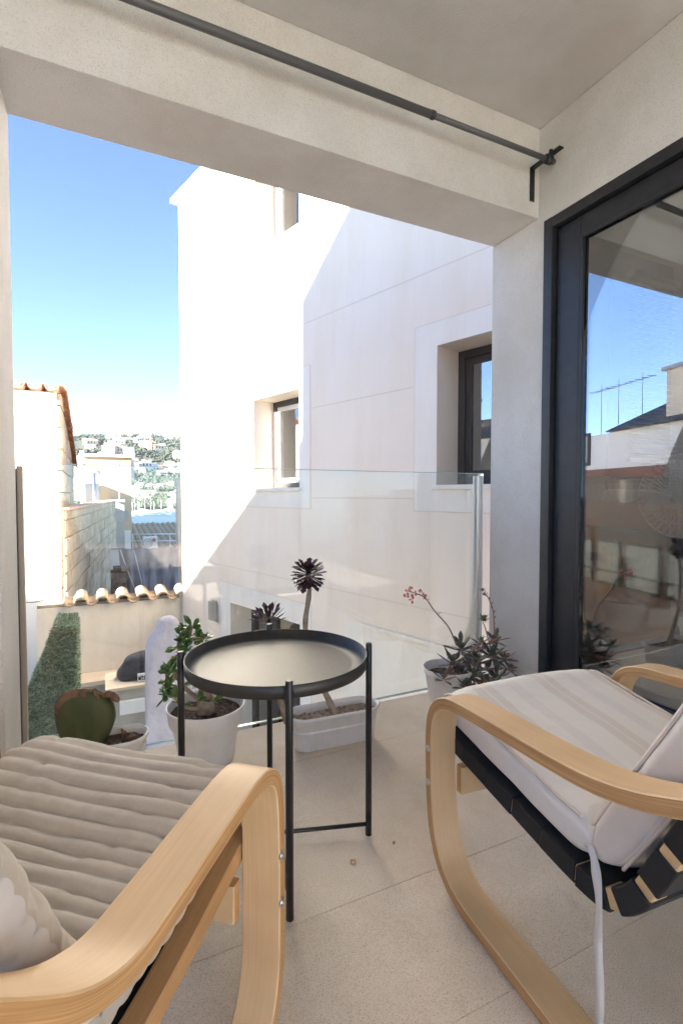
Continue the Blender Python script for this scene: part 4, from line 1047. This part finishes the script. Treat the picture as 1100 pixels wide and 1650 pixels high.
# tie hanging from the right chair
b = MB(); pts = [(-.262, -.425, .325), (-.266, -.44, .31), (-.268, -.452, .25), (-.272, -.456, .18), (-.270, -.46, .10), (-.274, -.462, .045)]
c = catmull(pts, 6); k = 0
for i, p in enumerate(c):
    tw_ = .25*math.sin(i*.35); hx_ = Vector((math.sin(tw_+.3)*.3, 1, 0)).normalized()*.0085
    hx_ = Vector(((.0068+.001*math.sin(i*.9))*math.cos(tw_*3-1.0), .0068*math.sin(tw_*3-1.0), 0)); th_ = Vector((-.0013*math.sin(tw_-1.0), .0013*math.cos(tw_-1.0), 0))
    b.verts([p-hx_-th_, p+hx_-th_, p+hx_+th_, p-hx_+th_])
for i in range(len(c)-1):
    for j in range(4): b.face((i*4+j, i*4+(j+1) % 4, (i+1)*4+(j+1) % 4, (i+1)*4+j), 0, None, True)
b.face((0, 1, 2, 3)); n_ = len(c)-1; b.face((n_*4, n_*4+1, n_*4+2, n_*4+3))
fixn(b.build('cushion_tie', M['ticking_side'], rch, world=False))

# ================================================================== plants
def leaf_mesh(name, L, W, T, tipw=.6, mat_=None, cup=.15, nseg=6, point=.2):
    """leaf along +Y, thick, widest near tipw"""
    b = MB(); ring = 6
    for i in range(nseg+1):
        t = i/nseg; w_ = W/2*(math.sin(math.pi*min(1, t)**(.693/ -math.log(tipw) if tipw < 1 else 1))**.8 if 0 < t < 1 else .04)
        w_ = max(w_, W*.06) if t == 0 else max(w_, .0005)
        th = T/2*(1-.6*t) if t > 0 else T/3
        z0 = cup*L*t*t
        for j in range(ring):
            a = 2*math.pi*j/ring; b.v.append(Vector((w_*math.cos(a), L*t, z0+min(th, w_)*math.sin(a)+abs(math.cos(a))*w_*.25)))
    for i in range(nseg):
        for j in range(ring): b.face((i*ring+j, i*ring+(j+1) % ring, (i+1)*ring+(j+1) % ring, (i+1)*ring+j), 0, None, True)
    b.face([nseg*ring+j for j in range(ring)]); b.face([j for j in range(ring)][::-1])
    o = b.mesh(name, [mat_]); bm = bmesh.new(); bm.from_mesh(o); bmesh.ops.recalc_face_normals(bm, faces=bm.faces); bm.to_mesh(o); bm.free()
    return o
def orient(p, d, roll=0, s=1):
    d = Vector(d).normalized(); up = Vector((0, 0, 1)); x = d.cross(up)
    if x.length < .05: x = Vector((1, 0, 0))
    x.normalize(); z = x.cross(d)
    m_ = Matrix((x, d, z)).transposed().to_4x4()
    return Matrix.Translation(p) @ m_ @ Matrix.Rotation(roll, 4, 'Y') @ Matrix.Scale(s, 4)
rp_ = random.Random(11)
# --- jade plant in round pot
pc = Vector((.325, 1.765, 0)); jp = thing('jade_plant_pot', pc, 'jade plant with green round leaves in a round white pot', 'potted plant')
b = MB(); b.lathe([(.088, 0), (.092, .004), (.112, .135), (.124, .14), (.132, .19), (.1325, .195), (.129, .196), (.1265, .19), (.120, .145), (.118, .14), (.1175, .13), (.01, .13)], pc, 64); b.build('pot', M['potw'], jp)
b = MB()
for i in range(9):
    for j in range(36):
        r = .119*(i+.02)/8; a = 2*math.pi*j/36; b.v.append(pc+Vector((r*math.cos(a), r*math.sin(a), .166+.012*noise.noise(Vector((r*40*math.cos(a), r*40*math.sin(a), 0)))-.1*r*r)))
for i in range(8):
    for j in range(36): b.face((i*36+j, i*36+(j+1) % 36, (i+1)*36+(j+1) % 36, (i+1)*36+j), 0, None, True)
b.build('soil', M['soil'], jp)
b = MB(); b.tube([pc+Vector((0, 0, .15)), pc+Vector((.0, 0, .19)), pc+Vector((-.005, 0, .23)), pc+Vector((.0, 0, .262))], [.036, .029, .025, .02], 14)
def Y1(px, py, Y=1.75): return atY(px, py, Y)
branches = [[pc+Vector((0, 0, .22)), Y1(320, 1090, 1.76), Y1(295, 1060, 1.77), Y1(290, 1030, 1.77), Y1(300, 1015, 1.77)],
            [Y1(295, 1050, 1.77), Y1(302, 1035, 1.76), Y1(318, 1027, 1.75), Y1(330, 1030, 1.74)], [Y1(302, 1035, 1.76), Y1(307, 1020, 1.76), Y1(310, 1008, 1.76)],
            [pc+Vector((-.01, 0, .20)), Y1(300, 1110, 1.72), Y1(285, 1088, 1.72), Y1(272, 1075, 1.72)], [Y1(285, 1088, 1.72), Y1(276, 1100, 1.72), Y1(262, 1105, 1.72)],
            [pc+Vector((-.02, 0, .18)), Y1(300, 1140, 1.68), Y1(282, 1125, 1.67), Y1(268, 1120, 1.67)], [pc+Vector((.01, 0, .22)), Y1(340, 1100, 1.78), Y1(352, 1085, 1.78), Y1(358, 1080, 1.78)],
            [pc+Vector((0, 0, .2)), Y1(325, 1098, 1.72), Y1(322, 1085, 1.7)]]
rad_ = [(.012, .008), (.007, .004), (.006, .004), (.009, .005), (.005, .0035), (.007, .004), (.007, .004), (.008, .005)]
for br, (r0, r1) in zip(branches, rad_):
    c = catmull(br, 5); b.tube(c, [r0+(r1-r0)*i/(len(c)-1) for i in range(len(c))], 8)
b.build('stem', M['bark'], jp)
jl = [leaf_mesh('leaf', .038, .022, .006, .58, M['jade'], .12), leaf_mesh('leaf', .031, .019, .006, .58, M['jade'], -.05), leaf_mesh('leaf', .032, .015, .005, .6, M['jade_old'], .1)]
def leafpair(p, n_, spread=.8):
    for _ in range(n_):
        d = Vector((rp_.uniform(-1, 1), rp_.uniform(-1, .6), rp_.uniform(-.35, .9))); k = 2 if rp_.random() < .10 else rp_.randint(0, 1)
        inst('leaf', jl[k], jp, orient(p-pc+d.normalized()*.004, d, rp_.uniform(-1, 1), rp_.uniform(.75, 1.15)))
for bi, br in enumerate(branches):
    c = catmull(br, 5); n0 = int(len(c)*.45)
    dens = (3, 3, 4, 3, 3, 3, 3, 4)[bi]
    for i in range(n0, len(c), 2): leafpair(c[i], 2 if i < len(c)-3 else dens)
    leafpair(c[-1], dens+1)
for p_ in (Y1(285, 1045, 1.75), Y1(292, 1035, 1.75), Y1(286, 1060, 1.74), Y1(318, 1130, 1.70), Y1(343, 1130, 1.72), Y1(326, 1092, 1.74), Y1(350, 1080, 1.75), Y1(275, 1082, 1.71), Y1(268, 1096, 1.72), Y1(281, 1068, 1.73), Y1(300, 1070, 1.75), Y1(313, 1052, 1.76), Y1(300, 1045, 1.75), Y1(300, 1025, 1.75), Y1(313, 1100, 1.73), Y1(335, 1108, 1.73), Y1(345, 1095, 1.75), Y1(276, 1112, 1.69), Y1(310, 1085, 1.72)): leafpair(p_, 5)

# --- long planter with two aeoniums
plc = Vector((.776, 1.682, 0)); pl = thing('long_planter', plc, 'white oblong planter with two dark purple aeoniums behind the table', 'potted plant')
def stadium(hx, hy, z, n=12):
    pts = []
    r = hy
    for q in (0, 1):
        for i in range(n+1):
            a = -math.pi/2+math.pi*i/n + math.pi*q; cx_ = (hx-r) if q == 0 else -(hx-r)
            pts.append(Vector((cx_+r*math.cos(a), r*math.sin(a), z)))
    return pts
RZ = rad(-3)
def rotz(v): return Vector((v.x*math.cos(RZ)-v.y*math.sin(RZ), v.x*math.sin(RZ)+v.y*math.cos(RZ), v.z))
def trough(parent, c, hx, hy, h, soil, rz=RZ):
    b = MB(); prof = [(-.028, 0), (-.022, .006), (-.006, h-.014), (0, h-.012), (.001, h-.002), (-.002, h), (-.005, h-.002), (-.010, h-.03), (-.012, h-.06)]
    rows_ = []
    for dr, z in prof:
        pts = stadium(hx+dr, hy+dr, z); rows_.append(len(b.v)); b.verts([c+Vector((v.x*math.cos(rz)-v.y*math.sin(rz), v.x*math.sin(rz)+v.y*math.cos(rz), v.z)) for v in pts]); n = len(pts)
    for i in range(len(prof)-1):
        for j in range(n): b.face((rows_[i]+j, rows_[i]+(j+1) % n, rows_[i+1]+(j+1) % n, rows_[i+1]+j), 0, None, True)
    b.face([rows_[0]+j for j in range(n)][::-1]); b.build('pot', M['potw'], parent)
    b = MB(); N2 = 7
    for i in range(N2):
        f = (i+.05)/(N2-1)
        for v in stadium(hx-.009, hy-.009, 0):
            q = Vector((v.x*f, v.y*f, 0)); q = Vector((q.x*math.cos(rz)-q.y*math.sin(rz), q.x*math.sin(rz)+q.y*math.cos(rz), 0))
            b.v.append(c+q+Vector((0, 0, h-.028+.010*noise.noise(Vector((q.x*35, q.y*35, 1))))))
    for i in range(N2-1):
        for j in range(n): b.face((i*n+j, i*n+(j+1) % n, (i+1)*n+(j+1) % n, (i+1)*n+j), 0, None, True)
    b.build('soil', soil, parent)
trough(pl, plc, .178, .066, .132, M['gravel'])
b = MB()
for _ in range(160):
    v = Vector((rp_.uniform(-.16, .16), rp_.uniform(-.048, .048), 0)); p = plc+rotz(v)+Vector((0, 0, .107)); r_ = rp_.uniform(.003, .006)
    k = b.verts([p+Vector((r_, 0, 0)), p+Vector((-r_, 0, 0)), p+Vector((0, r_, 0)), p+Vector((0, -r_, 0)), p+Vector((0, 0, r_*.8)), p-Vector((0, 0, r_*.8))])
    for q in ((0, 2, 4), (2, 1, 4), (1, 3, 4), (3, 0, 4), (2, 0, 5), (1, 2, 5), (3, 1, 5), (0, 3, 5)): b.face([k+i for i in q], rp_.randint(0, 1))
M['peb1'] = mat('grey_pebble', (.16, .15, .14), .8); M['peb2'] = mat('tan_pebble', (.38, .30, .22), .8)
stuff(b.build('pebbles', [M['peb1'], M['peb2']], pl))
YPn = 1.68
c1 = catmull([atY(545, 1165, YPn), atY(535, 1140, YPn), atY(520, 1108, YPn), atY(505, 1070, YPn), atY(494, 1030, YPn+.01), atY(492, 1000, YPn+.01), atY(497, 965, YPn+.01), atY(499, 940, YPn+.01), atY(497, 925, YPn+.01)], 5)
b = MB(); b.tube(c1, [.0125-.005*i/(len(c1)-1)+.0008*math.sin(i*1.3) for i in range(len(c1))], 10); b.build('stem', M['bark'], pl)
al = leaf_mesh('leaf', .064, .026, .0045, .84, M['aeon'], .06); al2 = leaf_mesh('leaf', .038, .018, .004, .78, M['aeon'], .1); ag = leaf_mesh('leaf', .022, .011, .004, .7, M['aeon_g'], .15)
hd = c1[-1]-plc
for k in range(125):   # upper tight rosette: dense, drooping outer leaves
    t = k/125; a = k*2.39996; el = rad(82-140*t**.8)+rp_.uniform(-.1, .1); d = Vector((math.cos(a)*math.cos(el), math.sin(a)*math.cos(el), math.sin(el)))
    inst('leaf', (ag if k < 5 else (al2 if k < 24 else al)), pl, orient(hd+Vector((0, 0, .012-.022*t))+d*.004, d, rp_.uniform(-.2, .2), rp_.uniform(.8, 1.02)))
c2 = catmull([atY(462, 1165, 1.70), atY(450, 1120, 1.71), atY(440, 1070, 1.71), atY(434, 1030, 1.71), atY(433, 1003, 1.71)], 5)
b = MB(); b.tube(c2, [.011-.004*i/(len(c2)-1) for i in range(len(c2))], 10); b.build('stem', M['bark'], pl)
hd2 = c2[-1]-plc; al3 = leaf_mesh('leaf', .074, .018, .005, .86, M['aeon'], .05)
for k in range(34):
    t = k/34; a = k*2.39996+.4; el = rad(78-74*t)+rp_.uniform(-.08, .08); d = Vector((math.cos(a)*math.cos(el), math.sin(a)*math.cos(el), math.sin(el)))
    inst('leaf', al3 if k > 3 else al2, pl, orient(hd2+d*.003, d, rp_.uniform(-.3, .3), rp_.uniform(.85, 1.1)))
# --- cactus trough
ctc = Vector((-.045, 1.795, 0)); ct = thing('cactus_planter', ctc, 'white oblong planter with one big scarred cactus pad at left', 'potted plant')
trough(ct, ctc, .185, .075, .135, M['soil'], rad(-3))
b = MB()
# pad outline in pixels (front view), built as a thick lens
out = [(103, 1200), (92, 1175), (88, 1150), (90, 1132), (100, 1119), (117, 1112), (134, 1110), (150, 1111), (165, 1115), (177, 1122), (184, 1132), (187, 1146), (186, 1160), (176, 1185), (160, 1208), (140, 1222), (120, 1218)]
PY = 1.80; cpt = atY(138, 1165, PY); P_ = [atY(x, y, PY) for x, y in out]; P_ = catmull(P_+[P_[0]], 3)[:-1]; n = len(P_)
rings = [(1, 0), (.97, .014), (.85, .024), (.6, .031), (.3, .034)]
for sgn in (-1, 1):
    k0 = len(b.v)
    for f, d in rings:
        for p in P_:
            q = cpt.lerp(p, f); b.v.append(Vector((q.x, PY+sgn*(d+.004*noise.noise(Vector((q.x*30, sgn, q.z*30)))), q.z)))
    for i in range(len(rings)-1):
        for j in range(n):
            m_ = 1 if (i < 1 and P_[j].z > cpt.z+.03) or (i == 1 and P_[j].z > cpt.z+.045 and sgn < 0 and P_[j].x < cpt.x+.0) else 0
            b.face((k0+i*n+j, k0+i*n+(j+1) % n, k0+(i+1)*n+(j+1) % n, k0+(i+1)*n+j), m_, None, True)
    b.face([k0+(len(rings)-1)*n+j for j in range(n)])
pado = fixn(b.build('cactus_pad', [M['cactus'], M['cork']], ct))
b = MB(); q0 = atY(165, 1121, PY-.01); b.tube(catmull([q0, atY(178, 1119, PY-.015), atY(188, 1126, PY-.02), atY(190, 1131, PY-.02)], 4), [.006, .008, .010, .012, .011, .012, .010, .012, .010, .011, .008, .007, .004], 8); b.tube(catmull([atY(152, 1110, PY-.012), atY(155, 1118, PY-.03), atY(158, 1128, PY-.033)], 3), [.004, .007, .006, .008, .006, .005, .002], 8); b.build('dry_scar', M['cork'], pado)
b = MB(); q = atZ(198, 1188, .113); b.tube([q, q+Vector((.004, 0, .015)), q+Vector((-.004, 0, .03))], [.007, .009, .002], 6); q = atZ(206, 1190, .113); b.tube([q, q+Vector((.012, 0, .008)), q+Vector((.026, 0, .004))], [.006, .008, .003], 6); b.build('dry_stump', M['cork'], ct)

# --- echeveria pot at the right
ec = Vector((1.345, 1.745, 0)); ep = thing('echeveria_pot', ec, 'white pot of dusky green rosettes with flower stalks by the right wall', 'potted plant')
b = MB(); b.lathe([(.07, 0), (.075, .004), (.098, .15), (.104, .155), (.107, .178), (.105, .181), (.102, .178), (.095, .15), (.094, .14), (.01, .14)], ec, 48); b.build('pot', M['potw'], ep)
b = MB(); b.lathe([(.094, .143), (.06, .149), (.01, .15)], ec, 30); b.build('soil', M['soil'], ep)
el1 = leaf_mesh('leaf', .080, .024, .005, .66, M['eche'], .10); el2 = leaf_mesh('leaf', .036, .014, .004, .6, M['eche_g'], .12); el3 = leaf_mesh('leaf', .055, .021, .005, .66, M['eche_r'], .1)
def rosette(px, py, Y, R_=1, n_=20, tilt=(0, 0, 1), red=.08, droop=70):
    c_ = atY(px, py, Y); tz = Vector(tilt).normalized(); rot = Vector((0, 0, 1)).rotation_difference(tz).to_matrix()
    for k in range(n_):
        t = k/n_; a = k*2.39996+px; e = rad(80-(80+droop-40)*t**.9)+rp_.uniform(-.12, .12); d = rot @ Vector((math.cos(a)*math.cos(e), math.sin(a)*math.cos(e), math.sin(e)))
        me_ = el2 if t < .28 else (el3 if rp_.random() < red else el1)
        inst('leaf', me_, ep, orient(c_-ec+d*.004-Vector((0, 0, .012*t)), d, rp_.uniform(-.3, .3), R_*rp_.uniform(.8, 1.1)))
    return c_
st_b = MB()
def stem(pts, r0, r1, m_=st_b):
    c = catmull(pts, 6); m_.tube(c, [r0+(r1-r0)*i/(len(c)-1) for i in range(len(c))], 7); return c
ros = [(742, 1045, 1.70, 1.0, 24), (792, 1055, 1.74, 1.05, 26), (715, 1092, 1.66, .62, 18), (762, 1088, 1.66, 1.0, 24), (800, 1095, 1.70, 1.05, 24), (797, 1030, 1.76, .8, 18), (740, 1082, 1.72, .8, 18), (822, 1078, 1.76, .8, 16), (780, 1104, 1.64, .9, 18), (728, 1066, 1.68, .85, 22), (768, 1066, 1.72, .9, 24), (812, 1060, 1.77, .85, 20), (750, 1104, 1.63, .9, 20), (775, 1035, 1.75, .7, 18), (760, 1120, 1.62, .8, 16)]
for (x_, y_, Y_, R_, n_) in ros:
    c_ = rosette(x_, y_, Y_, R_, n_, (rp_.uniform(-.3, .3), rp_.uniform(-.4, 0), 1), red=.12)
    stem([ec+Vector((rp_.uniform(-.02, .02), rp_.uniform(-.02, .02), .14)), (ec+Vector((0, 0, .14))).lerp(c_, .6)+Vector((0, 0, .01)), c_], .006, .005)
# flower stalks
s1 = stem([atY(735, 1040, 1.70), atY(722, 1010, 1.70), atY(700, 985, 1.69), atY(686, 965, 1.69), atY(672, 957, 1.69), atY(656, 952, 1.69)], .0032, .0018)
s1b = stem([atY(686, 966, 1.69), atY(682, 958, 1.69), atY(678, 950, 1.69)], .002, .0015)
s2 = stem([atY(797, 1040, 1.76), atY(796, 1010, 1.76), atY(794, 985, 1.76), atY(787, 965, 1.76), atY(778, 955, 1.76)], .0042, .0022)
s3 = stem([atY(790, 1045, 1.74), atY(784, 1022, 1.73), atY(779, 1005, 1.73)], .003, .002)
st_b.build('stem', M['stalk'], ep)
bl_ = leaf_mesh('leaf', .017, .0065, .003, .55, M['eche'], .1)
for s_ in (s1, s2, s3):
    for i in range(3, len(s_)-1, 2):
        d = Vector((rp_.uniform(-1, 1), rp_.uniform(-.6, .2), rp_.uniform(.1, 1))); inst('bract', bl_, ep, orient(s_[i]-ec, d, 0, rp_.uniform(.7, 1.2)))
fl_me = MB(); fl_me.tube([(0, 0, 0), (0, .004, 0), (0, .010, 0), (0, .013, 0)], [.002, .0045, .0042, .001], 7); fl_me = fl_me.mesh('flower', [M['flower']])
for p_ in ([(652, 950), (655, 955), (660, 950), (663, 957), (657, 961), (662, 966), (666, 962), (651, 957), (668, 955), (664, 968), (659, 946), (678, 950), (681, 957), (684, 962), (686, 958)]):
    q = atY(*p_, 1.69)-ec; inst('flower', fl_me, ep, orient(q, (rp_.uniform(-1, 1), rp_.uniform(-1, .2), rp_.uniform(-1.2, .1)), 0, rp_.uniform(.8, 1.3)))
for (x_, y_, Y_, n_, R_) in ((777, 953, 1.76, 8, .5), (780, 960, 1.76, 8, .5), (779, 1001, 1.73, 16, .95)):
    c_ = atY(x_, y_, Y_)
    for k in range(n_):
        a = k*2.4; e = rad(70-60*k/n_); d = Vector((math.cos(a)*math.cos(e), math.sin(a)*math.cos(e), math.sin(e))); inst('leaf', el2, ep, orient(c_-ec, d, 0, R_*rp_.uniform(.8, 1.1)))

# ------------------------------------------------------------------ debris
def debris(px, py, s, lab, seed):
    c = atZ(px, py, .0); rr = random.Random(seed); b = MB(); n = 9; top = []
    for i in range(n):
        a = 2*math.pi*i/n; r_ = s*(.6+.4*rr.random()); top.append(Vector((c.x+1.3*r_*math.cos(a), c.y+r_*math.sin(a), .002+.004*rr.random())))
    k = b.verts(top+[c+Vector((0, 0, .007))]+[Vector((v.x, v.y, .0012)) for v in top])
    for i in range(n): b.face((k+i, k+(i+1) % n, k+n)); b.face((k+n+1+i, k+n+1+(i+1) % n, k+(i+1) % n, k+i))
    tag(b.build('dead_leaf', M['dead_leaf']), lab, 'leaf')
debris(569, 1390, .008, 'small tan dry leaf lying on the floor in front of the table', 1)
debris(393, 1590, .007, 'small brown dry leaf on the floor beside the left chair post', 2)
debris(634, 1359, .004, 'tiny pale crumb of leaf on the floor right of the table leg', 3)

# ------------------------------------------------------------------ sea air
b = MB(); b.box((-1500, -60, -20), (1500, 2050, 320))
M['haze'] = bpy.data.materials.new('haze'); M['haze'].use_nodes = True; t_ = M['haze'].node_tree; t_.nodes.clear()
o_ = t_.nodes.new('ShaderNodeOutputMaterial'); v_ = t_.nodes.new('ShaderNodeVolumePrincipled'); v_.inputs['Density'].default_value = .00004; v_.inputs['Color'].default_value = (.75, .87, 1, 1)
t_.links.new(v_.outputs[0], o_.inputs['Volume'])
hzb = stuff(b.build('haze', M['haze']))
